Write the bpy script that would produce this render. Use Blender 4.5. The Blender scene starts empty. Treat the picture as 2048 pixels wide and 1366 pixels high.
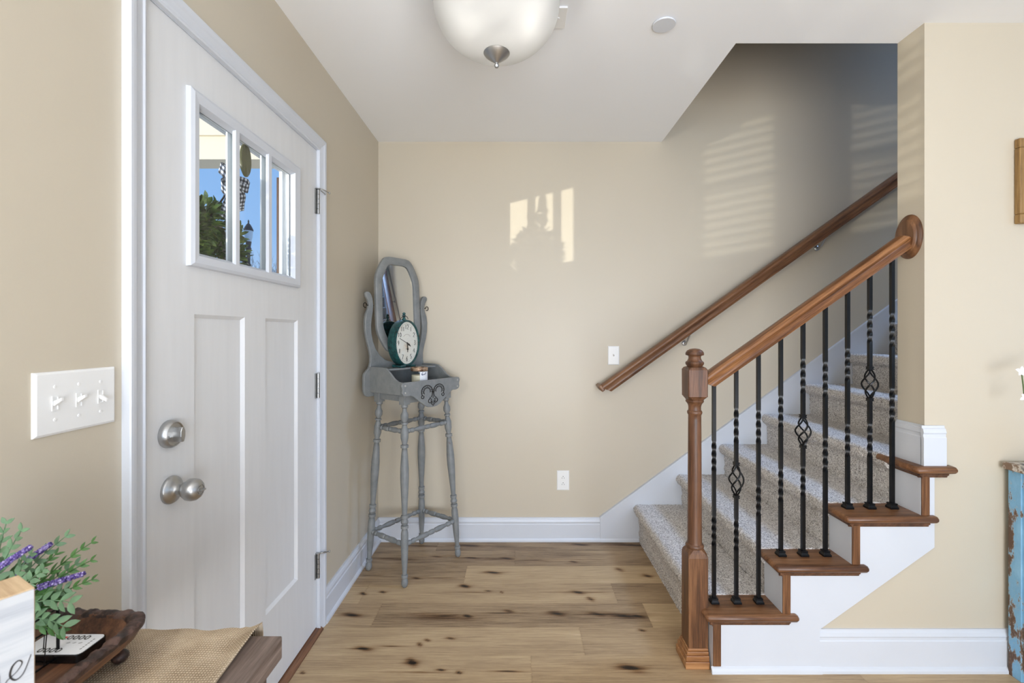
import bpy, math, random
import numpy as np
from mathutils import Vector, Matrix, Euler

SC = bpy.context.scene
COL = SC.collection
PI = math.pi
F = 920.0; UC = 1036.0; VC = 666.0; EYE = 1.27
WX, WY, CZ = -0.855, 2.815, 2.44         # left wall, back wall, ceiling height
YW = 1.735                                # face of the wall beside the stairs

def lin(c):
    return tuple(((x / 255.) / 12.92 if x / 255. <= .04045 else ((x / 255. + .055) / 1.055) ** 2.4) for x in c)

# ------------------------------------------------------------------ camera
cam = bpy.data.cameras.new('camera'); cam_o = bpy.data.objects.new('camera', cam); COL.objects.link(cam_o)
cam_o.location = (0, 0, EYE); cam_o.rotation_euler = (PI / 2, 0, 0)
cam.sensor_width = 36; cam.lens = F / 2048 * 36
cam.shift_x = (1024 - UC) / 2048; cam.shift_y = -(683 - VC) / 2048
cam.clip_start = .02; cam.clip_end = 200
cam.dof.use_dof = True; cam.dof.focus_distance = 2.2; cam.dof.aperture_fstop = 9
SC.camera = cam_o
SC.view_settings.view_transform = 'Standard'; SC.view_settings.look = 'None'
SC.view_settings.gamma = 1; SC.view_settings.use_curve_mapping = False
SC.view_settings.exposure = 0.02
SC.cycles.max_bounces = 10; SC.cycles.diffuse_bounces = 5; SC.cycles.transparent_max_bounces = 16
SC.cycles.sample_clamp_indirect = 6; SC.cycles.caustics_reflective = False; SC.cycles.caustics_refractive = False

# ------------------------------------------------------------------ world: clear blue sky
w = bpy.data.worlds.new('sky'); SC.world = w; w.use_nodes = True
nt = w.node_tree; nt.nodes.clear()
g = nt.nodes.new('ShaderNodeTexCoord'); sx = nt.nodes.new('ShaderNodeSeparateXYZ')
mr = nt.nodes.new('ShaderNodeMapRange'); mr.inputs[1].default_value = -.05; mr.inputs[2].default_value = .75
cr = nt.nodes.new('ShaderNodeValToRGB'); bg = nt.nodes.new('ShaderNodeBackground'); wo = nt.nodes.new('ShaderNodeOutputWorld')
cr.color_ramp.elements[0].color = (*lin((206, 226, 250)), 1); cr.color_ramp.elements[1].color = (*lin((112, 166, 236)), 1)
e = cr.color_ramp.elements.new(.3); e.color = (*lin((148, 194, 250)), 1)
nt.links.new(g.outputs['Generated'], sx.inputs[0]); nt.links.new(sx.outputs[2], mr.inputs[0])
nt.links.new(mr.outputs[0], cr.inputs[0]); nt.links.new(cr.outputs[0], bg.inputs[0]); nt.links.new(bg.outputs[0], wo.inputs[0])
bg.inputs[1].default_value = 1.0

# ------------------------------------------------------------------ daylight and added ceiling fill
def area(name, loc, target, sx_, sy_, power, col, spread=PI):
    L = bpy.data.lights.new(name, 'AREA'); L.shape = 'RECTANGLE'; L.size = sx_; L.size_y = sy_; L.energy = power; L.color = col
    L.spread = spread
    o = bpy.data.objects.new(name, L); COL.objects.link(o); o.location = loc
    o.rotation_euler = (Vector(target) - Vector(loc)).to_track_quat('-Z', 'Y').to_euler(); return o
# daylight outside the big windows of the living room (behind and to the right of the camera)
area('daylight_rear', (1.1, -4.35, 1.5), (1.0, 0, 1.3), 3.0, 1.7, 74, (.42, .65, 1.0))
area('ceiling_bounce_fill', (.75, -2.0, .8), (.6, .2, 2.44), 2.0, 1.5, 112, (.98, .985, 1.0))  # unseen soft fill added behind the camera, bounced off the ceiling; no real lamp
area('daylight_right', (5.55, -1.2, 1.5), (0, -.2, 1.3), 2.6, 1.7, 30, (.52, .73, 1.0))
# window on the upper landing of the stairs
area('daylight_landing', (4.3, 2.34, 4.5), (1.9, 2.32, .9), 1.0, .9, 17, (.40, .60, 1.0), math.radians(60))
# window pair in the left wall beside the camera
area('daylight_front', (-1.02, -.1, 1.70), (1.5, 1.75, 1.45), 1.5, .8, 45, (1.0, .97, .90))
# low glint of the sun off a parked car in the street; it reaches the rooms through the door panes and the blinds
L = bpy.data.lights.new('sun_glint', 'SPOT'); L.energy = 7000; L.color = (1.0, .95, .84); L.spot_size = math.radians(46); L.spot_blend = .2
L.shadow_soft_size = .05
o = bpy.data.objects.new('sun_glint', L); COL.objects.link(o); o.location = (-8.08, -8.02, .11)
o.rotation_euler = (Vector((-.855, .7, 1.6)) - Vector(o.location)).to_track_quat('-Z', 'Y').to_euler()

# ================================================================== materials
def newmat(name):
    m = bpy.data.materials.new(name); m.use_nodes = True
    n = m.node_tree; b = n.nodes['Principled BSDF']; return m, n, b
def N(n, t, **kw):
    x = n.nodes.new(t)
    for k, v in kw.items(): setattr(x, k, v)
    return x
def mat(name, rgb, rough=.5, metal=0., spec=.5, var=0., vscale=6., bump=0., bscale=200., coat=0., stretch=(1, 1, 1)):
    m, n, b = newmat(name)
    c = lin(rgb)
    b.inputs['Base Color'].default_value = (*c, 1); b.inputs['Roughness'].default_value = rough
    b.inputs['Metallic'].default_value = metal; b.inputs['Specular IOR Level'].default_value = spec
    b.inputs['Coat Weight'].default_value = coat
    tc = N(n, 'ShaderNodeTexCoord'); mp = N(n, 'ShaderNodeMapping'); mp.inputs['Scale'].default_value = stretch
    n.links.new(tc.outputs['Object'], mp.inputs[0])
    nz = N(n, 'ShaderNodeTexNoise'); nz.inputs['Scale'].default_value = vscale; nz.inputs['Detail'].default_value = 4
    n.links.new(mp.outputs[0], nz.inputs['Vector'])
    r = N(n, 'ShaderNodeValToRGB'); r.color_ramp.elements[0].position = .3; r.color_ramp.elements[1].position = .7
    r.color_ramp.elements[0].color = (*[x * (1 - var) for x in c], 1); r.color_ramp.elements[1].color = (*[min(1, x * (1 + var)) for x in c], 1)
    n.links.new(nz.outputs[0], r.inputs[0]); n.links.new(r.outputs[0], b.inputs['Base Color'])
    if bump:
        n2 = N(n, 'ShaderNodeTexNoise'); n2.inputs['Scale'].default_value = bscale; n2.inputs['Detail'].default_value = 3
        n.links.new(mp.outputs[0], n2.inputs['Vector'])
        bp = N(n, 'ShaderNodeBump'); bp.inputs['Strength'].default_value = bump; bp.inputs['Distance'].default_value = .002
        n.links.new(n2.outputs[0], bp.inputs['Height']); n.links.new(bp.outputs[0], b.inputs['Normal'])
    return m
def wood(name, dark, mid, light, axis='X', rough=.35, scale=1., rot=(0, 0, 0), contrast=1.):
    """grain runs along the given object axis"""
    m, n, b = newmat(name)
    tc = N(n, 'ShaderNodeTexCoord'); mp = N(n, 'ShaderNodeMapping')
    s = {'X': (2.2, 42, 42), 'Y': (42, 2.2, 42), 'Z': (42, 42, 2.2)}[axis]
    mp.inputs['Scale'].default_value = [v * scale for v in s]; mp.inputs['Rotation'].default_value = rot
    n.links.new(tc.outputs['Object'], mp.inputs[0])
    a = N(n, 'ShaderNodeTexNoise'); a.inputs['Scale'].default_value = .8; a.inputs['Detail'].default_value = 5; a.inputs['Distortion'].default_value = .8
    c = N(n, 'ShaderNodeTexNoise'); c.inputs['Scale'].default_value = 5; c.inputs['Detail'].default_value = 6; c.inputs['Roughness'].default_value = .7
    n.links.new(mp.outputs[0], a.inputs['Vector']); n.links.new(mp.outputs[0], c.inputs['Vector'])
    mx = N(n, 'ShaderNodeMix'); mx.data_type = 'FLOAT'; mx.inputs[0].default_value = .45
    n.links.new(a.outputs[0], mx.inputs[2]); n.links.new(c.outputs[0], mx.inputs[3])
    r = N(n, 'ShaderNodeValToRGB'); E = r.color_ramp.elements
    E[0].position = .5 - .14 / contrast; E[1].position = .5 + .13 / contrast
    E[0].color = (*lin(dark), 1); E[1].color = (*lin(light), 1); q = E.new(.49); q.color = (*lin(mid), 1)
    n.links.new(mx.outputs[0], r.inputs[0]); n.links.new(r.outputs[0], b.inputs['Base Color'])
    b.inputs['Roughness'].default_value = rough
    bp = N(n, 'ShaderNodeBump'); bp.inputs['Strength'].default_value = .12; bp.inputs['Distance'].default_value = .001
    n.links.new(c.outputs[0], bp.inputs['Height']); n.links.new(bp.outputs[0], b.inputs['Normal'])
    return m
def glass(name, tint=(.97, .985, .98), gl=.06):
    m = bpy.data.materials.new(name); m.use_nodes = True; n = m.node_tree; n.nodes.clear()
    t = N(n, 'ShaderNodeBsdfTransparent'); t.inputs[0].default_value = (*tint, 1)
    gg = N(n, 'ShaderNodeBsdfGlossy'); gg.inputs['Roughness'].default_value = .02
    fr = N(n, 'ShaderNodeFresnel'); fr.inputs[0].default_value = 1.45
    mx = N(n, 'ShaderNodeMixShader'); out = N(n, 'ShaderNodeOutputMaterial')
    ge = N(n, 'ShaderNodeNewGeometry'); iv = N(n, 'ShaderNodeMath', operation='SUBTRACT'); iv.inputs[0].default_value = 1; n.links.new(ge.outputs['Backfacing'], iv.inputs[1])
    mm = N(n, 'ShaderNodeMath', operation='MULTIPLY'); n.links.new(fr.outputs[0], mm.inputs[0]); n.links.new(iv.outputs[0], mm.inputs[1])
    n.links.new(mm.outputs[0], mx.inputs[0]); n.links.new(t.outputs[0], mx.inputs[1]); n.links.new(gg.outputs[0], mx.inputs[2]); n.links.new(mx.outputs[0], out.inputs[0])
    return m

M = {}
M['wall'] = mat('beige_wall_paint', (200, 190, 171), .42, var=.012, vscale=2, bump=.06, bscale=260)
M['ceil'] = mat('ceiling_paint', (241, 243, 246), .8, var=.008, vscale=1.5)
M['white'] = mat('white_trim_paint', (208, 212, 219), .38, var=.012, vscale=9)
M['door'] = mat('white_door_paint', (222, 223, 224), .45, var=.02, vscale=7, stretch=(6, 6, .6), bump=.05, bscale=60)
M['plastic'] = mat('white_plastic', (236, 236, 234), .3, var=.004)
M['slot'] = mat('dark_slot', (40, 40, 44), .6)
M['nickel'] = mat('satin_nickel', (184, 184, 183), .38, metal=1, var=.04, vscale=30)
M['hinge'] = mat('hinge_metal', (168, 168, 166), .35, metal=.9)
M['iron'] = mat('black_iron', (7, 8, 11), .34, var=.2, vscale=60, spec=.3)
M['oakX'] = wood('stained_oak_x', (72, 45, 28), (113, 76, 49), (142, 102, 70), 'X', .38)
M['oakY'] = wood('stained_oak_y', (84, 54, 38), (120, 82, 58), (144, 104, 76), 'Y', .4)
M['oakZ'] = wood('stained_oak_z', (62, 38, 22), (100, 65, 39), (130, 90, 58), 'Z', .42)
M['oakD'] = wood('stained_oak_dark', (56, 35, 22), (92, 60, 39), (120, 82, 56), 'Z', .42)
M['railL'] = wood('golden_stained_oak', (64, 38, 20), (110, 70, 40), (156, 108, 66), 'X', .33)
M['shoe'] = wood('light_oak_base', (120, 76, 44), (160, 112, 70), (186, 138, 92), 'X', .38)
M['black'] = mat('black_rubber', (16, 16, 17), .6)
M['slat'] = mat('white_blind', (232, 232, 228), .5)

def floor_material():
    m, n, b = newmat('oak_plank_floor')
    def at(nm):
        a = N(n, 'ShaderNodeAttribute'); a.attribute_name = nm; return a
    tc = N(n, 'ShaderNodeTexCoord'); pl = at('plank'); kn = at('knot'); ed = at('edge')
    comb = N(n, 'ShaderNodeCombineXYZ'); k = N(n, 'ShaderNodeMath', operation='MULTIPLY'); k.inputs[1].default_value = 37.
    n.links.new(pl.outputs['Fac'], k.inputs[0]); n.links.new(k.outputs[0], comb.inputs[0]); n.links.new(k.outputs[0], comb.inputs[2])
    add = N(n, 'ShaderNodeVectorMath', operation='ADD'); n.links.new(tc.outputs['Object'], add.inputs[0]); n.links.new(comb.outputs[0], add.inputs[1])
    def noise(sc, scale, det, rgh=.6, dist=0.):
        mp = N(n, 'ShaderNodeMapping'); mp.inputs['Scale'].default_value = sc; n.links.new(add.outputs[0], mp.inputs[0])
        z = N(n, 'ShaderNodeTexNoise'); z.inputs['Scale'].default_value = scale; z.inputs['Detail'].default_value = det
        z.inputs['Roughness'].default_value = rgh; z.inputs['Distortion'].default_value = dist
        n.links.new(mp.outputs[0], z.inputs['Vector']); return z.outputs[0]
    big = noise((.9, 5, 1), 1.6, 4, .55, .6); grain = noise((2.2, 60, 1), 2.2, 8, .74, .5); fine = noise((7, 260, 1), 1.2, 4, .8)
    r = N(n, 'ShaderNodeValToRGB'); E = r.color_ramp.elements
    E[0].position = .33; E[0].color = (*lin((104, 82, 60)), 1); E[1].position = .70; E[1].color = (*lin((220, 196, 162)), 1)
    q = E.new(.46); q.color = (*lin((166, 140, 108)), 1); q = E.new(.6); q.color = (*lin((196, 170, 132)), 1)
    mx = N(n, 'ShaderNodeMix'); mx.data_type = 'FLOAT'; mx.inputs[0].default_value = .58; n.links.new(big, mx.inputs[2]); n.links.new(grain, mx.inputs[3])
    mx2 = N(n, 'ShaderNodeMix'); mx2.data_type = 'FLOAT'; mx2.inputs[0].default_value = .30; n.links.new(mx.outputs[0], mx2.inputs[2]); n.links.new(fine, mx2.inputs[3])
    # plank tone
    t = N(n, 'ShaderNodeMapRange'); t.inputs[3].default_value = -.085; t.inputs[4].default_value = .06; n.links.new(pl.outputs['Fac'], t.inputs[0])
    s = N(n, 'ShaderNodeMath', operation='ADD'); n.links.new(mx2.outputs[0], s.inputs[0]); n.links.new(t.outputs[0], s.inputs[1])
    n.links.new(s.outputs[0], r.inputs[0])
    # knots: attribute broken up by grain
    kg = N(n, 'ShaderNodeMath', operation='MULTIPLY'); gm = N(n, 'ShaderNodeMapRange'); gm.inputs[1].default_value = .3; gm.inputs[2].default_value = .62; gm.inputs[3].default_value = 2.3; gm.inputs[4].default_value = .5
    n.links.new(grain, gm.inputs[0]); n.links.new(kn.outputs['Fac'], kg.inputs[0]); n.links.new(gm.outputs[0], kg.inputs[1])
    kr = N(n, 'ShaderNodeValToRGB'); kr.color_ramp.elements[0].color = (1, 1, 1, 1); kr.color_ramp.elements[0].position = .04
    kr.color_ramp.elements[1].color = (*lin((44, 34, 30)), 1); kr.color_ramp.elements[1].position = .95
    q = kr.color_ramp.elements.new(.4); q.color = (.50, .38, .28, 1)
    n.links.new(kg.outputs[0], kr.inputs[0])
    mu = N(n, 'ShaderNodeMix'); mu.data_type = 'RGBA'; mu.blend_type = 'MULTIPLY'; mu.inputs[0].default_value = 1
    n.links.new(r.outputs[0], mu.inputs[6]); n.links.new(kr.outputs[0], mu.inputs[7])
    n.links.new(mu.outputs[2], b.inputs['Base Color'])
    b.inputs['Roughness'].default_value = .46; b.inputs['Specular IOR Level'].default_value = .35
    bp = N(n, 'ShaderNodeBump'); bp.inputs['Strength'].default_value = .15; bp.inputs['Distance'].default_value = .0015
    n.links.new(fine, bp.inputs['Height']); n.links.new(bp.outputs[0], b.inputs['Normal'])
    return m
M['floor'] = floor_material()

def carpet_material():
    m, n, b = newmat('speckled_carpet')
    tc = N(n, 'ShaderNodeTexCoord')
    a = N(n, 'ShaderNodeTexNoise'); a.inputs['Scale'].default_value = 170; a.inputs['Detail'].default_value = 3; a.inputs['Roughness'].default_value = .75
    n.links.new(tc.outputs['Object'], a.inputs['Vector'])
    r = N(n, 'ShaderNodeValToRGB'); E = r.color_ramp.elements
    E[0].position = .36; E[0].color = (*lin((122, 115, 111)), 1); E[1].position = .60; E[1].color = (*lin((236, 231, 226)), 1)
    q = E.new(.46); q.color = (*lin((192, 186, 180)), 1)
    n.links.new(a.outputs[0], r.inputs[0]); n.links.new(r.outputs[0], b.inputs['Base Color'])
    b.inputs['Roughness'].default_value = 1; b.inputs['Specular IOR Level'].default_value = .05
    b.inputs['Sheen Weight'].default_value = .15
    bp = N(n, 'ShaderNodeBump'); bp.inputs['Strength'].default_value = .8; bp.inputs['Distance'].default_value = .004
    n.links.new(a.outputs[0], bp.inputs['Height']); n.links.new(bp.outputs[0], b.inputs['Normal'])
    return m
M['carpet'] = carpet_material()

def patchy(name, cols, scale=9, rough=.6, stretch=(1, 1, 1), detail=8, thresholds=(.44, .5, .56), metal=0):
    m, n, b = newmat(name)
    tc = N(n, 'ShaderNodeTexCoord'); mp = N(n, 'ShaderNodeMapping'); mp.inputs['Scale'].default_value = stretch
    n.links.new(tc.outputs['Object'], mp.inputs[0])
    a = N(n, 'ShaderNodeTexNoise'); a.inputs['Scale'].default_value = scale; a.inputs['Detail'].default_value = detail; a.inputs['Roughness'].default_value = .65
    n.links.new(mp.outputs[0], a.inputs['Vector'])
    r = N(n, 'ShaderNodeValToRGB'); r.color_ramp.interpolation = 'LINEAR'; E = r.color_ramp.elements
    E[0].color = (*lin(cols[0]), 1); E[0].position = thresholds[0]; E[1].color = (*lin(cols[-1]), 1); E[1].position = thresholds[-1]
    for c, t in zip(cols[1:-1], thresholds[1:-1]):
        q = E.new(t); q.color = (*lin(c), 1)
    n.links.new(a.outputs[0], r.inputs[0]); n.links.new(r.outputs[0], b.inputs['Base Color'])
    b.inputs['Roughness'].default_value = rough; b.inputs['Metallic'].default_value = metal
    bp = N(n, 'ShaderNodeBump'); bp.inputs['Strength'].default_value = .3; bp.inputs['Distance'].default_value = .001
    n.links.new(a.outputs[0], bp.inputs['Height']); n.links.new(bp.outputs[0], b.inputs['Normal'])
    return m
M['grey'] = patchy('grey_chalk_paint', [(92, 70, 56), (114, 117, 118), (124, 127, 127), (133, 135, 134)], 22, .5, detail=6, thresholds=(.24, .30, .5, .7))
def groove_shade_and_glaze(m):  # occlusion-like groove shade plus dark glaze, multiplied into the paint colour
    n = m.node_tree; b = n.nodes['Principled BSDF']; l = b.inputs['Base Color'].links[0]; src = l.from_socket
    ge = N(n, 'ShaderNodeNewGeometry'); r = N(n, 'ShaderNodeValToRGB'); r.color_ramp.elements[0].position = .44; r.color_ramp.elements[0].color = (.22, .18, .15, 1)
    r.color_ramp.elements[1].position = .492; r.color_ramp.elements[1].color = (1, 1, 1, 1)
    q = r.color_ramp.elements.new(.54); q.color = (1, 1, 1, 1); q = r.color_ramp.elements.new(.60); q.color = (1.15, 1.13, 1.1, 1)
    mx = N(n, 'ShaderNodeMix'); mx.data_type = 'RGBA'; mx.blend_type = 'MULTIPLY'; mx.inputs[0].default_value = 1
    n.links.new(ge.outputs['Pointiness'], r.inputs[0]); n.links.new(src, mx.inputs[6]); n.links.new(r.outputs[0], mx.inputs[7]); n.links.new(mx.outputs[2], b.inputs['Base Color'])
groove_shade_and_glaze(M['grey'])
M['greyedge'] = mat('worn_grey_edge', (166, 164, 158), .5, var=.1, vscale=40)
M['mirror'] = mat('mirror_glass', (235, 238, 238), .01, metal=1)
M['teal'] = patchy('distressed_teal', [(20, 34, 36), (24, 62, 64), (34, 84, 84), (60, 112, 108)], 60, .4, detail=5, thresholds=(.35, .45, .6, .75))
M['clockface'] = patchy('aged_clock_face', [(196, 150, 108), (226, 214, 200), (233, 226, 218), (236, 230, 222)], 12, .5, detail=3, thresholds=(.25, .36, .5, .7))
M['ink'] = mat('dark_ink', (34, 30, 28), .6)
M['inklight'] = mat('faded_ink', (168, 150, 134), .6)
M['iron2'] = mat('dark_bronze', (38, 32, 26), .4, metal=.6)
M['clearglass'] = glass('clear_glass')
M['wax'] = mat('cream_wax', (222, 210, 186), .5)
M['label'] = mat('white_label', (226, 228, 232), .6)
M['lid'] = patchy('copper_lid', [(96, 74, 58), (150, 122, 98), (176, 150, 124)], 30, .35, metal=.5)
M['navy'] = mat('navy_print', (28, 40, 84), .6)
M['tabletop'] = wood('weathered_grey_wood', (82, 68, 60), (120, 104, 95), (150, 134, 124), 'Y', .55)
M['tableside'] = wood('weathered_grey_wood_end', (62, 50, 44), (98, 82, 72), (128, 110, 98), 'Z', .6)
M['tray'] = wood('rustic_tray_wood', (54, 34, 24), (92, 60, 42), (124, 86, 60), 'Y', .42, scale=1.1)
M['traydark'] = patchy('charred_rim_wood', [(38, 24, 20), (62, 42, 36), (84, 62, 54)], 50, .5, detail=5)
M['blockwood'] = wood('pale_pine', (170, 142, 110), (194, 168, 134), (212, 188, 156), 'Y', .55)
M['signwhite'] = patchy('whitewashed_board', [(140, 143, 149), (164, 167, 172), (178, 180, 182)], 8, .7, stretch=(1, 1, 14), detail=5, thresholds=(.2, .38, .6))
M['leafA'] = mat('sage_leaf', (100, 132, 98), .6, var=.2, vscale=60)
M['leafB'] = mat('green_leaf', (66, 106, 50), .55, var=.25, vscale=60)
M['lav'] = patchy('lavender_bloom', [(70, 54, 122), (112, 92, 160), (190, 180, 220)], 220, .7, detail=2, thresholds=(.4, .52, .68))
M['box'] = patchy('boxwood_leaf', [(34, 56, 26), (66, 96, 40), (128, 146, 70)], 26, .45, detail=3, thresholds=(.38, .52, .68))
M['orchid'] = mat('white_petal', (240, 238, 240), .5)
M['stem'] = mat('green_stem', (86, 104, 62), .6)
M['blue'] = patchy('flaking_blue_paint', [(92, 70, 56), (118, 96, 78), (150, 178, 196), (118, 168, 202), (138, 186, 216)], 13, .6, stretch=(1.5, 1.5, .55), detail=9, thresholds=(.42, .45, .465, .485, .66))
M['topmix'] = patchy('flaking_top_paint', [(120, 98, 80), (206, 200, 190), (38, 48, 64)], 14, .5, detail=7, thresholds=(.47, .5, .6))
M['goldwood'] = wood('honey_frame_wood', (92, 66, 34), (140, 108, 62), (168, 134, 84), 'Z', .4)
M['cream'] = mat('cream_siding', (236, 226, 206), .6)
M['brownpost'] = mat('brown_post', (96, 66, 50), .5)
M['ground'] = mat('pavement', (150, 148, 142), .9, var=.08, vscale=3)
M['bark'] = mat('grey_bark', (150, 142, 140), .9)
M['lampblack'] = mat('lamp_post_black', (26, 32, 40), .4)
M['vase'] = mat('white_vase', (222, 222, 220), .25)
M['screen'] = mat('black_screen', (10, 10, 12), .12)

def burlap_material():
    m, n, b = newmat('burlap')
    tc = N(n, 'ShaderNodeTexCoord')
    ws = []
    for d in ('X', 'Y'):
        wv = N(n, 'ShaderNodeTexWave'); wv.bands_direction = d; wv.inputs['Scale'].default_value = 72; wv.inputs['Distortion'].default_value = .8; wv.inputs['Detail Scale'].default_value = 2
        n.links.new(tc.outputs['Object'], wv.inputs['Vector']); ws.append(wv)
    mx = N(n, 'ShaderNodeMath', operation='MULTIPLY'); n.links.new(ws[0].outputs['Fac'], mx.inputs[0]); n.links.new(ws[1].outputs['Fac'], mx.inputs[1])
    nz = N(n, 'ShaderNodeTexNoise'); nz.inputs['Scale'].default_value = 18; nz.inputs['Detail'].default_value = 6; n.links.new(tc.outputs['Object'], nz.inputs['Vector'])
    ad = N(n, 'ShaderNodeMath', operation='ADD'); n.links.new(mx.outputs[0], ad.inputs[0]); n.links.new(nz.outputs[0], ad.inputs[1])
    r = N(n, 'ShaderNodeValToRGB'); r.color_ramp.elements[0].position = .35; r.color_ramp.elements[0].color = (*lin((142, 122, 98)), 1)
    r.color_ramp.elements[1].position = 1.2 if False else 1.0; r.color_ramp.elements[1].color = (*lin((216, 198, 172)), 1)
    n.links.new(ad.outputs[0], r.inputs[0]); n.links.new(r.outputs[0], b.inputs['Base Color'])
    b.inputs['Roughness'].default_value = .95; b.inputs['Specular IOR Level'].default_value = .1
    bp = N(n, 'ShaderNodeBump'); bp.inputs['Strength'].default_value = .9; bp.inputs['Distance'].default_value = .0015
    n.links.new(mx.outputs[0], bp.inputs['Height']); n.links.new(bp.outputs[0], b.inputs['Normal'])
    return m
M['burlap'] = burlap_material()

def gingham_material():
    m, n, b = newmat('gingham_ribbon')
    uv = N(n, 'ShaderNodeUVMap'); s = N(n, 'ShaderNodeSeparateXYZ'); n.links.new(uv.outputs[0], s.inputs[0])
    o = []
    for k in (0, 1):
        a = N(n, 'ShaderNodeMath', operation='MULTIPLY'); a.inputs[1].default_value = 1
        f = N(n, 'ShaderNodeMath', operation='FRACT'); c = N(n, 'ShaderNodeMath', operation='GREATER_THAN'); c.inputs[1].default_value = .5
        n.links.new(s.outputs[k], a.inputs[0]); n.links.new(a.outputs[0], f.inputs[0]); n.links.new(f.outputs[0], c.inputs[0]); o.append(c)
    ad = N(n, 'ShaderNodeMath', operation='ADD'); n.links.new(o[0].outputs[0], ad.inputs[0]); n.links.new(o[1].outputs[0], ad.inputs[1])
    dv = N(n, 'ShaderNodeMath', operation='MULTIPLY'); dv.inputs[1].default_value = .5; n.links.new(ad.outputs[0], dv.inputs[0])
    r = N(n, 'ShaderNodeValToRGB'); r.color_ramp.interpolation = 'CONSTANT'
    r.color_ramp.elements[0].color = (*lin((22, 24, 32)), 1); r.color_ramp.elements[1].color = (*lin((225, 228, 236)), 1); r.color_ramp.elements[1].position = .75
    q = r.color_ramp.elements.new(.25); q.color = (*lin((100, 106, 122)), 1)
    n.links.new(dv.outputs[0], r.inputs[0]); n.links.new(r.outputs[0], b.inputs['Base Color']); b.inputs['Roughness'].default_value = .8
    return m
M['gingham'] = gingham_material()

def bowl_material():
    m = bpy.data.materials.new('frosted_glass'); m.use_nodes = True; n = m.node_tree; n.nodes.clear()
    t = N(n, 'ShaderNodeBsdfTranslucent'); t.inputs[0].default_value = (.66, .66, .65, 1)
    d = N(n, 'ShaderNodeBsdfDiffuse'); d.inputs[0].default_value = (.88, .88, .87, 1)
    gl = N(n, 'ShaderNodeBsdfGlossy'); gl.inputs['Roughness'].default_value = .25
    a = N(n, 'ShaderNodeMixShader'); a.inputs[0].default_value = .35; b = N(n, 'ShaderNodeMixShader'); b.inputs[0].default_value = .05
    out = N(n, 'ShaderNodeOutputMaterial')
    n.links.new(t.outputs[0], a.inputs[1]); n.links.new(d.outputs[0], a.inputs[2]); n.links.new(a.outputs[0], b.inputs[1]); n.links.new(gl.outputs[0], b.inputs[2]); n.links.new(b.outputs[0], out.inputs[0])
    return m
M['bowl'] = bowl_material()
def emit(name, col, s):
    m = bpy.data.materials.new(name); m.use_nodes = True; n = m.node_tree; n.nodes.clear()
    e_ = N(n, 'ShaderNodeEmission'); e_.inputs[0].default_value = (*col, 1); e_.inputs[1].default_value = s
    out = N(n, 'ShaderNodeOutputMaterial'); n.links.new(e_.outputs[0], out.inputs[0]); return m
M['bulb'] = emit('lit_bulb', (1, .96, .90), 85)
def screen_mesh():
    m = bpy.data.materials.new('dimming_screen'); m.use_nodes = True; n = m.node_tree; n.nodes.clear()
    t = N(n, 'ShaderNodeBsdfTransparent'); d = N(n, 'ShaderNodeBsdfDiffuse'); d.inputs[0].default_value = (.05, .05, .05, 1)
    a = N(n, 'ShaderNodeMixShader'); a.inputs[0].default_value = .50; out = N(n, 'ShaderNodeOutputMaterial')
    n.links.new(t.outputs[0], a.inputs[1]); n.links.new(d.outputs[0], a.inputs[2]); n.links.new(a.outputs[0], out.inputs[0]); return m
M['dimmer'] = screen_mesh()  # unseen sheet added to the windows to weaken the stripes of light

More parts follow.
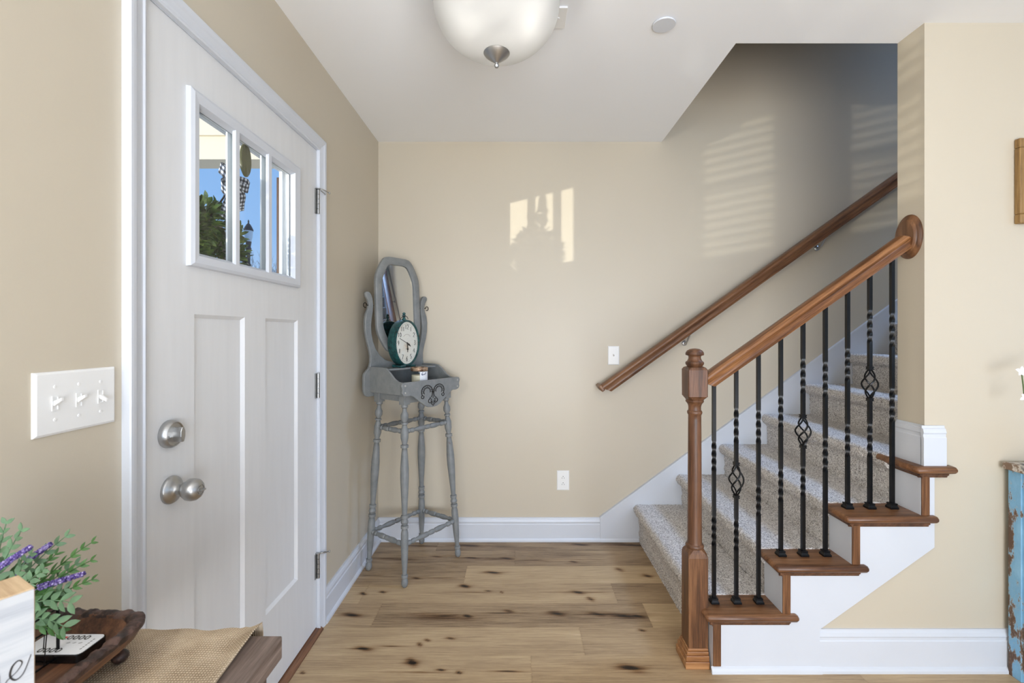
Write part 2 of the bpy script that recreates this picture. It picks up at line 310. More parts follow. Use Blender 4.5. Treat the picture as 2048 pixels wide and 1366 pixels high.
# ================================================================== mesh builder
class MB:
    def __init__(s): s.v = []; s.f = []; s.uv = None
    def add(s, vs, fs):
        b = len(s.v); s.v += [tuple(p) for p in vs]; s.f += [tuple(b + i for i in f) for f in fs]; return s
    def box(s, x0, x1, y0, y1, z0, z1):
        x0, x1 = sorted((x0, x1)); y0, y1 = sorted((y0, y1)); z0, z1 = sorted((z0, z1))
        return s.add([(x0, y0, z0), (x1, y0, z0), (x1, y1, z0), (x0, y1, z0), (x0, y0, z1), (x1, y0, z1), (x1, y1, z1), (x0, y1, z1)],
                     [(0, 3, 2, 1), (4, 5, 6, 7), (0, 1, 5, 4), (1, 2, 6, 5), (2, 3, 7, 6), (3, 0, 4, 7)])
    def prism(s, poly, a0, a1, plane='XZ'):
        """polygon in a plane, extruded along the third axis"""
        n = len(poly)
        def P(p, a):
            return {'XZ': (p[0], a, p[1]), 'YZ': (a, p[0], p[1]), 'XY': (p[0], p[1], a)}[plane]
        vs = [P(p, a0) for p in poly] + [P(p, a1) for p in poly]
        return s.add(vs, [tuple(range(n)), tuple(range(2 * n - 1, n - 1, -1))] + [(i, i + n, (i + 1) % n + n, (i + 1) % n) for i in range(n)])
    def lathe(s, prof, seg=24, M_=None, cap=True, ang=1.0):
        """prof: (r, z) bottom to top about Z"""
        vs = []; fs = []
        for r, z in prof:
            for i in range(seg):
                a = 2 * PI * i / seg; vs.append((r * math.cos(a), r * math.sin(a), z))
        for j in range(len(prof) - 1):
            for i in range(seg):
                k = (i + 1) % seg; fs.append((j * seg + i, j * seg + k, (j + 1) * seg + k, (j + 1) * seg + i))
        if cap:
            if prof[0][0] > 1e-5: fs.append(tuple(range(seg - 1, -1, -1)))
            if prof[-1][0] > 1e-5: fs.append(tuple((len(prof) - 1) * seg + i for i in range(seg)))
        if M_ is not None: vs = [tuple(M_ @ Vector(v)) for v in vs]
        return s.add(vs, fs)
    def tube(s, pts, r, seg=8, closed=False, cap=True, sq=False):
        pts = [Vector(p) for p in pts]; n = len(pts); rs = r if isinstance(r, (list, tuple)) else [r] * n
        T = []
        for i in range(n):
            a = pts[i - 1] if (i > 0 or closed) else pts[i]; b = pts[(i + 1) % n] if (i < n - 1 or closed) else pts[i]
            T.append((b - a).normalized() if (b - a).length > 1e-9 else Vector((0, 0, 1)))
        up = Vector((0, 0, 1)) if abs(T[0].z) < .9 else Vector((1, 0, 0))
        nn = (up - T[0] * up.dot(T[0])).normalized(); vs = []; fs = []
        for i in range(n):
            nn = nn - T[i] * nn.dot(T[i]); nn = nn.normalized() if nn.length > 1e-6 else T[i].orthogonal().normalized()
            bb = T[i].cross(nn)
            for j in range(seg):
                a = 2 * PI * (j + (.5 if sq else 0)) / seg; vs.append(pts[i] + (nn * math.cos(a) + bb * math.sin(a)) * rs[i])
        m = n if closed else n - 1
        for i in range(m):
            for j in range(seg):
                k = (j + 1) % seg; q = (i + 1) % n
                fs.append((i * seg + j, i * seg + k, q * seg + k, q * seg + j))
        if cap and not closed:
            fs.append(tuple(range(seg - 1, -1, -1))); fs.append(tuple((n - 1) * seg + j for j in range(seg)))
        return s.add(vs, fs)
    def sphere(s, c, r, seg=16, rings=10):
        rx, ry, rz = (r, r, r) if not isinstance(r, (tuple, list)) else r
        b = MB(); b.lathe([(max(1e-4, math.sin(PI * i / rings)), -math.cos(PI * i / rings)) for i in range(rings + 1)], seg)
        return s.add([(c[0] + v[0] * rx, c[1] + v[1] * ry, c[2] + v[2] * rz) for v in b.v], b.f)
    def xf(s, m):
        s.v = [tuple(m @ Vector(v)) for v in s.v]; return s
    def join(s, o): return s.add(o.v, o.f)

ROOT = {}
def obj(name, mb, m, parent=None, smooth=None, bevel=0, world=False, sub=0, flip=False):
    me = bpy.data.meshes.new(name); me.from_pydata([tuple(v) for v in mb.v], [], mb.f); me.update()
    import bmesh
    bm = bmesh.new(); bm.from_mesh(me); bmesh.ops.recalc_face_normals(bm, faces=bm.faces); bm.to_mesh(me); bm.free()
    if smooth is not None:
        me.shade_smooth(); me.set_sharp_from_angle(angle=math.radians(smooth))
    me.materials.append(m)
    o = bpy.data.objects.new(name, me); COL.objects.link(o)
    if parent is not None:
        o.parent = parent
        if world: o.matrix_parent_inverse = ROOT[parent.name].inverted()
    if bevel:
        b = o.modifiers.new('bevel', 'BEVEL'); b.width = bevel; b.segments = 2; b.limit_method = 'ANGLE'; b.angle_limit = math.radians(40)
    if sub:
        sb = o.modifiers.new('sub', 'SUBSURF'); sb.levels = sub; sb.render_levels = sub
    return o
def tag(o, label=None, cat=None, group=None, kind=None):
    if label: o['label'] = label
    if cat: o['category'] = cat
    if group: o['group'] = group
    if kind: o['kind'] = kind
    return o
def thing(name, label, cat, loc=(0, 0, 0), rotz=0, group=None, kind=None):
    o = bpy.data.objects.new(name, None); COL.objects.link(o); o.empty_display_size = .1
    o.location = loc; o.rotation_euler = (0, 0, rotz)
    ROOT[o.name] = Matrix.Translation(loc) @ Matrix.Rotation(rotz, 4, 'Z')
    return tag(o, label, cat, group, kind)
def struct(name, mb, m, label, cat, **kw):
    return tag(obj(name, mb, m, **kw), label, cat, kind='structure')
def toward(axis):
    """matrix turning local Z to axis"""
    return Vector(axis).to_track_quat('Z', 'Y').to_matrix().to_4x4()
def stroke(mb, pts, wd, nrm_off, to3):
    """flat inked stroke; pts 2-d, to3 maps (x,y,h)->3d"""
    n = len(pts); L = []; R = []
    for i in range(n):
        a = pts[max(0, i - 1)]; b = pts[min(n - 1, i + 1)]; dx, dy = b[0] - a[0], b[1] - a[1]; l = math.hypot(dx, dy) or 1
        ww = wd[i] if isinstance(wd, (list, tuple)) else wd
        px, py = -dy / l * ww / 2, dx / l * ww / 2
        L.append((pts[i][0] + px, pts[i][1] + py)); R.append((pts[i][0] - px, pts[i][1] - py))
    vs = [to3(p[0], p[1], nrm_off) for p in L] + [to3(p[0], p[1], nrm_off) for p in R] + [to3(p[0], p[1], 0) for p in L] + [to3(p[0], p[1], 0) for p in R]
    fs = []
    for i in range(n - 1):
        fs += [(i, i + 1, n + i + 1, n + i), (2 * n + i, i, i + 1, 2 * n + i + 1)[::1], (3 * n + i, 3 * n + i + 1, n + i + 1, n + i)]
        fs += [(2 * n + i, 3 * n + i, 3 * n + i + 1, 2 * n + i + 1)]
    return mb.add(vs, fs)

# ================================================================== setting: floor
def build_floor():
    rng = random.Random(5)
    w = .1745; y0 = 1.81; L = 1.22
    def px(zx, zy):
        u, v = 600 + zx / 2.926, 1000 + zy / 2.926
        Y = EYE * F / (v - VC); return ((u - UC) * Y / F, Y)
    knots = []
    for zx, zy, a, b, s in [(1130, 425, .055, .012, 1.), (965, 505, .032, .014, 1.), (1010, 340, .06, .012, .8), (1210, 343, .05, .012, .8), (1625, 540, .045, .014, .9),
                            (1700, 580, .02, .016, .9), (300, 672, .05, .014, 1.), (980, 680, .03, .014, 1.), (1500, 665, .05, .016, .9), (1740, 668, .06, .014, .85), (1900, 680, .07, .014, 1.),
                            (1975, 680, .04, .012, .9), (370, 870, .045, .012, 1.), (655, 950, .03, .02, 1.), (825, 995, .02, .006, .8), (1940, 985, .055, .018, 1.1), (880, 810, .025, .007, .8),
                            (700, 845, .014, .012, .6), (680, 457, .03, .01, .8), (1640, 262, .06, .012, .8), (1000, 268, .14, .018, .5), (800, 332, .04, .01, .6), (1100, 532, .02, .006, .7),
                            (1870, 408, .025, .02, .5), (1600, 362, .03, .01, .7), (370, 548, .02, .012, .8), (485, 540, .02, .01, .8), (745, 820, .016, .008, .8), (15, 1010, .012, .008, .7), (1220, 650, .03, .01, .8),
                            (1180, 540, .01, .008, .9), (1920, 262, .14, .02, .7), (2035, 445, .03, .016, .8), (930, 1010, .014, .008, .8), (2000, 762, .02, .008, .7), (860, 690, .2, .02, .45),
                            (820, 672, .22, .018, .35), (1150, 345, .18, .01, .35), (550, 345, .2, .014, .4), (700, 270, .2, .016, .35), (1380, 355, .2, .01, .3), (1850, 670, .2, .018, .4)]:
        x, y = px(zx, zy); knots.append((x, y, a * 1.25, b * 1.3, s))
    for zx0, zx1, zy, s in [(640, 960, 457, .7), (840, 1170, 540, .6), (1450, 1830, 540, .8), (470, 900, 1008, .5), (1100, 1356, 1003, .7), (1020, 1330, 662, .8), (1330, 1800, 348, .5), (700, 960, 680, .6), (390, 640, 855, .6), (400, 850, 450, .35)]:
        xa, ya = px(zx0, zy); xb, yb = px(zx1, zy); knots.append(((xa + xb) / 2, ya, (xb - xa) * .62, .0045, s))
    seam = {0: .264, 1: -.637, 2: -.75, 3: -.277, 4: -.017, 5: -.48, -1: .05, -2: -.5}
    tone = {(0, 0): .75, (0, 1): .35, (1, 0): .25, (1, 1): .1, (2, 0): .7, (2, 1): .65, (3, 0): .2, (3, 1): .8, (4, 0): .1, (4, 1): .2, (5, 0): .2, (5, 1): .0, (-1, 0): .65, (-1, 1): .5}
    V = []; Fc = []; kn = []; pk = []; rr = random.Random(2)
    K = np.array(knots)
    for r in range(-36, 7):
        ya = y0 + r * w; yb = ya + w
        if ya > WY: break
        yb = min(yb, WY + .02)
        s0 = seam.get(r, rr.uniform(0, L)); k = math.floor((-1.1 - s0) / L)
        x = s0 + k * L
        while x < 5.4:
            xa, xb = max(x, -1.0), min(x + L, 5.4)
            if xb > xa:
                fine = (r >= -3 and xa < 1.3)
                nx = max(1, int((xb - xa) / (.008 if fine else .06))); ny = max(1, int((yb - ya) / (.0045 if fine else .03)))
                xs = np.linspace(xa, xb, nx + 1); ys = np.linspace(ya, yb, ny + 1)
                G = np.stack(np.meshgrid(xs, ys, indexing='ij'), -1).reshape(-1, 2)
                val = np.zeros(len(G))
                # several random faint knots elsewhere
                if not fine:
                    for _ in range(2):
                        kx, ky = rr.uniform(xa, xb), rr.uniform(ya, yb); d = ((G[:, 0] - kx) / .06) ** 2 + ((G[:, 1] - ky) / .02) ** 2; val = np.maximum(val, .8 * np.exp(-d * 1.5))
                else:
                    for kx, ky, ka, kb, ks in knots:
                        if ya - .01 < ky < yb + .01:
                            sk = (G[:, 1] - ky) + .25 * kb * np.sin((G[:, 0] - kx) / ka * 3)
                            d = ((G[:, 0] - kx) / ka) ** 2 + (sk / kb) ** 2
                            val = np.maximum(val, ks * (np.exp(-d * 2.2) * .62 + .5 * np.exp(-d * 7) + .10 * np.exp(-d * .45)))
                # hairline at plank edges
                edge = np.minimum(np.minimum(G[:, 0] - xa, xb - G[:, 0]), np.minimum(G[:, 1] - ya, yb - G[:, 1]))
                val = np.maximum(val, np.where(edge < 1e-5, .10, 0))
                b = len(V); V += [(p[0], p[1], 0.) for p in G]; kn += list(val)
                idx = round((x - s0) / L)
                t = tone.get((r, idx + 1), rr.random()); pk += [t + rr.random() * .08] * len(G)
                for i in range(nx):
                    for j in range(ny):
                        q = b + i * (ny + 1) + j; Fc.append((q, q + ny + 1, q + ny + 2, q + 1))
            x += L
    me = bpy.data.meshes.new('floor'); me.from_pydata(V, [], Fc); me.update()
    for nm, dat in (('knot', kn), ('plank', pk)):
        a = me.attributes.new(nm, 'FLOAT', 'POINT'); a.data.foreach_set('value', np.array(dat, dtype=np.float32))
    me.materials.append(M['floor'])
    o = bpy.data.objects.new('floor', me); COL.objects.link(o)
    tag(o, 'knotty light oak plank floor of the entry', 'floor', kind='structure')
build_floor()

# ------------------------------------------------------------------ walls
def holed(mb, a0, a1, z0, z1, holes, t0, t1, plane):
    """wall slab with rectangular holes; a = coordinate along the wall"""
    As = sorted({a0, a1, *[h[0] for h in holes], *[h[1] for h in holes]}); Zs = sorted({z0, z1, *[h[2] for h in holes], *[h[3] for h in holes]})
    for i in range(len(As) - 1):
        for j in range(len(Zs) - 1):
            ca, cz = (As[i] + As[i + 1]) / 2, (Zs[j] + Zs[j + 1]) / 2
            if any(h[0] < ca < h[1] and h[2] < cz < h[3] for h in holes): continue
            if plane == 'Y': mb.box(t0, t1, As[i], As[i + 1], Zs[j], Zs[j + 1])
            else: mb.box(As[i], As[i + 1], t0, t1, Zs[j], Zs[j + 1])
    return mb
DY0, DY1, DZ = 1.028, 1.972, 2.058
WA = (-.06, .49, 1.32, 2.06); WB = (-.82, -.27, 1.32, 2.06)
struct('wall_left', holed(MB(), -4.2, WY, -.1, 2.7, [(DY0, DY1, -.1, DZ), WA, WB], WX, WX - .14, 'Y'), M['wall'], 'beige painted wall with the white front door', 'wall')
struct('wall_back', MB().box(WX - .14, 5.4, WY, WY + .12, -.1, 5.3), M['wall'], 'beige back wall rising beside the staircase', 'wall')
struct('wall_right', MB().box(1.533, 5.4, YW, 1.858, 0, 5.3).box(.88 - .12, 1.533, 1.738, 1.858, CZ + .02, 5.3), M['wall'], 'beige wall to the right of the stairs, its end facing the entry', 'wall')
struct('wall_stairwell', MB().box(.76, .88, 1.858, WY, CZ + .02, 5.3).box(5.28, 5.4, 1.858, WY, -.1, 5.3), M['wall'], 'walls closing the stairwell above the ceiling', 'wall')
struct('wall_living', holed(MB(), 1.735 - 5.95, YW, -.1, 2.7, [(-2.6, .2, .6, 2.2)], 5.3, 5.42, 'Y'), M['wall'], 'living room wall with a wide window right of the camera', 'wall')
struct('wall_rear', holed(MB(), WX - .14, 5.4, -.1, 2.7, [(-.4, 2.6, .6, 2.25)], -4.1, -4.22, 'X'), M['wall'], 'living room wall with a wide window behind the camera', 'wall')
cl = MB().box(WX - .14, .88, -4.2, WY, CZ, CZ + .3).box(.88, 5.42, -4.2, 1.858, CZ, CZ + .3).box(.6, 5.42, 1.7, WY + .1, 5.28, 5.4)
struct('ceiling', cl, M['ceil'], 'flat white ceiling with the stairwell opening', 'ceiling')
# drywall under the open treads
under = [(.762, 0), (1.533, 0), (1.533, .555), (1.28, .555), (1.28, .37), (1.02, .37), (1.02, .188), (.762, .188)]
struct('wall_stair_side', MB().prism(under, YW, 1.80), M['wall'], 'beige wall panel below the stair stringer', 'wall')

# ------------------------------------------------------------------ baseboards
BH = .143
def base_prof(d=.014, shoe=.009, h=BH):
    """(out, z) profile"""
    return [(0, 0), (d + shoe, 0), (d + shoe, .010), (d + shoe * .55, .017), (d, .021), (d, h - .042), (d * .8, h - .038), (d * .8, h - .030), (d * .95, h - .024), (d * .7, h - .012), (d * .45, h - .006), (d * .4, h), (0, h)]
mb = MB(); p = base_prof()
mb.prism([(WX + a, z) for a, z in p], 2.008, WY)          # along Y: prism XZ extruded in Y
struct('baseboard_left', mb, M['white'], 'white baseboard between the front door and the corner', 'baseboard')
mb = MB().prism([(WX + a, z) for a, z in p], -4.1, .98)
struct('baseboard_near', mb, M['white'], 'white baseboard behind the console table', 'baseboard')
mb = MB().prism([(WY - a, z) for a, z in p], WX, .4995, 'YZ')
struct('baseboard_back', mb, M['white'], 'white baseboard along the back wall up to the stairs', 'baseboard')
mb = MB().prism([(YW - a, z) for a, z in base_prof(.014, .009, .157)], 1.129, 5.3, 'YZ')
struct('baseboard_right', mb, M['white'], 'white baseboard under the stair stringer and along the right wall', 'baseboard')
# nib baseboard on top of the fourth tread
zt = .772
pp = [(0, 0), (.015, 0), (.015, .105), (.012, .110), (.012, .118), (.015, .124), (.011, .138), (.006, .142), (.006, .150), (0, .150)]
mb = MB().prism([(YW - a, z + zt) for a, z in pp], 1.533 - .015, 1.604, 'YZ').prism([(1.533 - a, z + zt) for a, z in pp], YW - .004, 1.858)
struct('trim_1', mb, M['white'], 'short white baseboard wrapping the wall end on the top tread', 'trim', bevel=.001)

# ------------------------------------------------------------------ front door casing and jamb
mb = MB()
cw = .0525
def casing(mb, y_in, y_out, z0, z1):
    s = 1 if y_out > y_in else -1
    pr = [(0, .012), (.006, .014), (.010, .011), (.016, .012), (.030, .016), (.036, .019), (.044, .020), (cw - .002, .020), (cw, .017), (cw, 0), (0, 0)]
    return mb.prism([(y_in + s * a, WX + t) for a, t in pr], z0, z1, 'XY') if False else mb.add(
        [(WX + t, y_in + s * a, z) for z in (z0, z1) for a, t in pr],
        [tuple(range(len(pr))), tuple(range(2 * len(pr) - 1, len(pr) - 1, -1))] + [(i, i + len(pr), (i + 1) % len(pr) + len(pr), (i + 1) % len(pr)) for i in range(len(pr))])
ya, yb, zt_ = 1.0445, 1.9555, 2.048
casing(mb, ya, ya - cw, 0, zt_); casing(mb, yb, yb + cw, 0, zt_)
pr = [(0, .012), (.006, .014), (.010, .011), (.016, .012), (.030, .016), (.036, .019), (.044, .020), (cw - .002, .020), (cw, .017), (cw, 0), (0, 0)]
n_ = len(pr)
# head casing, mitred
mb.add([(WX + t, ya - a, zt_ + a) for a, t in pr] + [(WX + t, yb + a, zt_ + a) for a, t in pr],
       [tuple(range(n_)), tuple(range(2 * n_ - 1, n_ - 1, -1))] + [(i, i + n_, (i + 1) % n_ + n_, (i + 1) % n_) for i in range(n_)])
# miter the sides too: extend their tops
mb.add([(WX + t, ya - a, zt_) for a, t in pr] + [(WX + t, ya - a, zt_ + a) for a, t in pr], [tuple(range(2 * n_ - 1, n_ - 1, -1))] + [(i, i + n_, (i + 1) % n_ + n_, (i + 1) % n_) for i in range(n_)])
mb.add([(WX + t, yb + a, zt_) for a, t in pr] + [(WX + t, yb + a, zt_ + a) for a, t in pr], [tuple(range(2 * n_ - 1, n_ - 1, -1))] + [(i, i + n_, (i + 1) % n_ + n_, (i + 1) % n_) for i in range(n_)])
struct('trim_2', mb, M['white'], 'white moulded casing around the front door', 'trim')
mb = MB().box(WX - .14, WX, DY0, 1.0445, 0, 2.058).box(WX - .14, WX, 1.9575, DY1, 0, 2.058).box(WX - .14, WX, DY0, DY1, 2.046, 2.058)
mb.box(WX - .14, WX - .052, 1.03, 1.062, 0, 2.05).box(WX - .14, WX - .052, 1.94, 1.97, 0, 2.05).box(WX - .14, WX - .052, 1.03, 1.97, 2.03, 2.05)
struct('trim_3', mb, M['white'], 'white jamb inside the front door opening', 'trim')
mb = MB().prism([(WX - .14, 0), (WX + .022, 0), (WX + .022, .006), (WX + .010, .016), (WX - .14, .016)], 1.03, 1.97)
struct('trim_4', mb, M['oakY'], 'brown wooden threshold under the front door', 'threshold')

# ================================================================== front door
def build_door():
    r = thing('door_1', 'white front door with three narrow panes, two tall panels and satin knob', 'door', (WX, 1.957, 0), kind='structure')
    X0, X1 = WX - .047, WX - .002            # outer, inner face
    ya, yb, za, zb = 1.0455, 1.9565, .022, 2.045
    GL = (1.217, 1.742, 1.474, 1.877)        # glazed opening
    P1 = (1.218, 1.443, .31, 1.32); P2 = (1.561, 1.790, .31, 1.32)
    mb = MB(); rec = .010
    GH = (1.197, 1.762, 1.454, 1.897)
    holed(mb, ya, yb, za, zb, [GH], X0, X1 - rec, 'Y')
    holed(mb, ya, yb, za, zb, [GH, P1, P2], X1 - rec, X1, 'Y')
    # sloped sticking round the flat panels
    for (a, b, c, d) in (P1, P2):
        s = .010; xi, xo = X1 - rec + .0005, X1
        o_ = [(xo, a, c), (xo, b, c), (xo, b, d), (xo, a, d)]; i_ = [(xi, a + s, c + s), (xi, b - s, c + s), (xi, b - s, d - s), (xi, a + s, d - s)]
        mb.add(o_ + i_, [(0, 1, 5, 4), (1, 2, 6, 5), (2, 3, 7, 6), (3, 0, 4, 7)])
    obj('slab', mb, M['door'], r, world=True)
    # raised lite frame
    a, b, c, d = GL; oa, ob, oc, od = 1.187, 1.79, 1.444, 1.911; fx = X1 + .016; gx = fx - .018
    mb = MB()
    outer = [(X1 - .001, oa, oc), (X1 - .001, ob, oc), (X1 - .001, ob, od), (X1 - .001, oa, od)]
    mid = [(fx - .004, oa + .002, oc + .002), (fx - .004, ob - .002, oc + .002), (fx - .004, ob - .002, od - .002), (fx - .004, oa + .002, od - .002)]
    mid1 = [(fx, oa + .012, oc + .010), (fx, ob - .012, oc + .010), (fx, ob - .012, od - .010), (fx, oa + .012, od - .010)]
    inn = [(fx - .002, a, c), (fx - .002, b, c), (fx - .002, b, d), (fx - .002, a, d)]
    dp = [(gx, a + .006, c + .010), (gx, b - .006, c + .010), (gx, b - .006, d - .010), (gx, a + .006, d - .010)]
    vs = outer + mid + mid1 + inn + dp; fs = []
    for k in range(4):
        for i in range(4):
            j = (i + 1) % 4; fs.append((4 * k + i, 4 * k + j, 4 * k + 4 + j, 4 * k + 4 + i))
    mb.add(vs, fs)
    # outside half of the frame
    mb2 = MB(); holed(mb2, 1.19, 1.785, 1.446, 1.909, [(a - .006, b + .006, c - .006, d + .006)], X0 - .006, X0 + .006, 'Y').join(holed(MB(), 1.198, 1.761, 1.455, 1.896, [(a + .004, b - .004, c + .008, d - .008)], gx - .012, gx - .006, 'Y')); mb.join(mb2)
    obj('glass_frame', mb, M['white'], r, world=True)
    for yc in (1.3845, 1.5665):
        m1 = MB().prism([(fx - .010, yc - .014), (fx - .006, yc - .013), (fx - .002, yc - .009), (fx - .002, yc + .009), (fx - .006, yc + .013), (fx - .010, yc + .014)], c - .002, d + .002, 'XY')
        obj('muntin', m1, M['white'], r, world=True)
        obj('muntin', MB().box(gx - .007, gx - .012, yc - .013, yc + .013, c, d), M['white'], r, world=True)
    ys = [a + .004, 1.3845, 1.5665, b - .004]
    for i in range(3):
        obj('glass_pane', MB().box(gx - .005, gx - .001, ys[i], ys[i + 1], c + .002, d - .002), M['clearglass'], r, world=True)
    obj('weather_seal', MB().box(WX - .04, WX - .006, ya, yb, .0165, .0225), M['black'], r, world=True)
    # deadbolt
    T = Matrix.Translation
    R90 = Matrix.Rotation(PI / 2, 4, 'Y')
    y, z = 1.1275, 1.0226
    db = obj('deadbolt', MB().lathe([(.034, 0), (.034, .010), (.030, .017), (.0285, .0185), (.027, .017), (.027, .0155), (.0, .0155)], 40, T((X1, y, z)) @ R90), M['nickel'], r, smooth=35, world=True)
    tp = MB().prism([(-.017, -.003), (-.017, .003), (-.006, .0075), (.006, .0075), (.019, .003), (.019, -.003), (.006, -.0075), (-.006, -.0075)], .014, .037, 'XY')
    tp.xf(T((X1, y, z)) @ R90)
    obj('thumb_turn', tp, M['nickel'], db, bevel=.0012)
    obj('screw', MB().lathe([(.0042, .015), (.004, .0172), (0, .018)], 14, T((X1, y - .018, z - .006)) @ R90), M['nickel'], db, smooth=40)
    # knob
    y, z = 1.135, .8835
    ro = obj('knob', MB().lathe([(.034, 0), (.034, .004), (.032, .008), (.022, .013), (.014, .017), (.0125, .020), (.0115, .028), (.013, .031), (.020, .036), (.0262, .046), (.0272, .055), (.0255, .064), (.020, .071), (.0125, .0745), (.0118, .073), (.0095, .073), (.009, .0745), (0, .0755)], 40, T((X1, y, z)) @ R90), M['nickel'], r, smooth=40, world=True)
    obj('lock_button', MB().box(X1 + .074, X1 + .083, y - .0075, y + .0075, z - .0022, z + .0022), M['nickel'], ro, bevel=.001)
    obj('screw', MB().lathe([(.004, .007), (.0038, .0095), (0, .0103)], 14, T((X1, y - .022, z - .006)) @ R90), M['nickel'], ro, smooth=40)
    # hinges with pin stops
    for k, zc in enumerate((1.827, 1.046, .281)):
        h = .052
        hm = MB()
        for i in range(5):
            z0 = zc - h + i * 2 * h / 5 + .0008; z1 = zc - h + (i + 1) * 2 * h / 5 - .0008
            hm.lathe([(.0064, z0), (.0064, z1)], 14, T((WX + .007, 1.9535, 0)))
        hm.lathe([(.002, zc + h), (.0055, zc + h + .001), (.0055, zc + h + .004), (0, zc + h + .006)], 14, T((WX + .007, 1.9535, 0)))
        hm.box(WX - .0018, WX + .0012, 1.937, 1.9515, zc - h, zc + h)
        hg = obj('hinge', hm, M['hinge'], r, smooth=40, world=True)
        if k != 1:
            zz = zc + h + .001
            sm = MB().lathe([(.011, 0), (.011, .004)], 14, T((WX + .007, 1.9535, zz)))
            sm.tube([(WX + .008, 1.954, zz + .002), (WX + .024, 1.958, zz + .001), (WX + .034, 1.972, zz - .004)], .0028, 8).tube([(WX + .024, 1.958, zz + .001), (WX + .040, 1.985, zz - .006)], .0022, 8)
            sm.sphere((WX + .041, 1.986, zz - .006), .0048, 10, 6).sphere((WX + .022, 1.985, zz - .010), .004, 10, 6).tube([(WX + .010, 1.96, zz), (WX + .022, 1.985, zz - .010)], .002, 8)
            obj('door_stop', sm, M['hinge'], hg, smooth=40)
build_door()

# ------------------------------------------------------------------ windows behind the camera (their blinds throw stripes on the stair wall)
def blind_window(name, w_, label):
    a, b, c, d = w_
    r = thing(name, label, 'window', (WX, a, c), kind='structure')
    mb = MB(); holed(mb, a, b, c, d, [(a + .03, b - .03, c + .03, (c + d) / 2 - .012), (a + .03, b - .03, (c + d) / 2 + .012, d - .03)], WX - .11, WX - .08, 'Y')
    holed(mb, a - .055, b + .055, c - .055, d + .055, [(a, b, c, d)], WX, WX + .018, 'Y')
    obj('window_frame', mb, M['white'], r, world=True)
    obj('glass_pane', MB().box(WX - .097, WX - .093, a + .02, b - .02, c + .02, d - .02), M['clearglass'], r, world=True)
    obj('dimming_screen', MB().box(WX - .118, WX - .117, a, b, c, d), M['dimmer'], r, world=True)
    bl = MB(); z = c + .04
    while z < d - .03:
        t = .022; an = math.radians(4)
        bl.add([(WX - .05 - t * math.cos(an), a + .008, z + t * math.sin(an)), (WX - .05 + t * math.cos(an), a + .008, z - t * math.sin(an)), (WX - .05 + t * math.cos(an), b - .008, z - t * math.sin(an)), (WX - .05 - t * math.cos(an), b - .008, z + t * math.sin(an)),
                (WX - .05 - t * math.cos(an), a + .008, z + .003 + t * math.sin(an)), (WX - .05 + t * math.cos(an), a + .008, z + .003 - t * math.sin(an)), (WX - .05 + t * math.cos(an), b - .008, z + .003 - t * math.sin(an)), (WX - .05 - t * math.cos(an), b - .008, z + .003 + t * math.sin(an))],
               [(0, 3, 2, 1), (4, 5, 6, 7), (0, 1, 5, 4), (1, 2, 6, 5), (2, 3, 7, 6), (3, 0, 4, 7)])
        z += .044
    bl.box(WX - .075, WX - .02, a + .006, b - .006, d - .03, d - .002)
    obj('blind', bl, M['slat'], r, world=True)
blind_window('window_1', WA, 'narrow window with white blinds beside the front door')
blind_window('window_2', WB, 'narrow window with white blinds behind the camera')
def big_window(name, plane, a0, a1, z0, z1, p, label):
    mb = MB(); n = 3; st = (a1 - a0) / n
    holes = [(a0 + i * st + .035, a0 + (i + 1) * st - .035, z0 + .04, z1 - .04) for i in range(n)]
    holed(mb, a0, a1, z0, z1, holes, p, p + .04, plane)
    struct(name, mb, M['white'], label, 'window')
big_window('window_3', 'X', -.4, 2.6, .6, 2.25, -4.18, 'wide white window frame behind the camera')
big_window('window_4', 'Y', -2.6, .2, .6, 2.2, 5.34, 'wide white window frame in the living room')

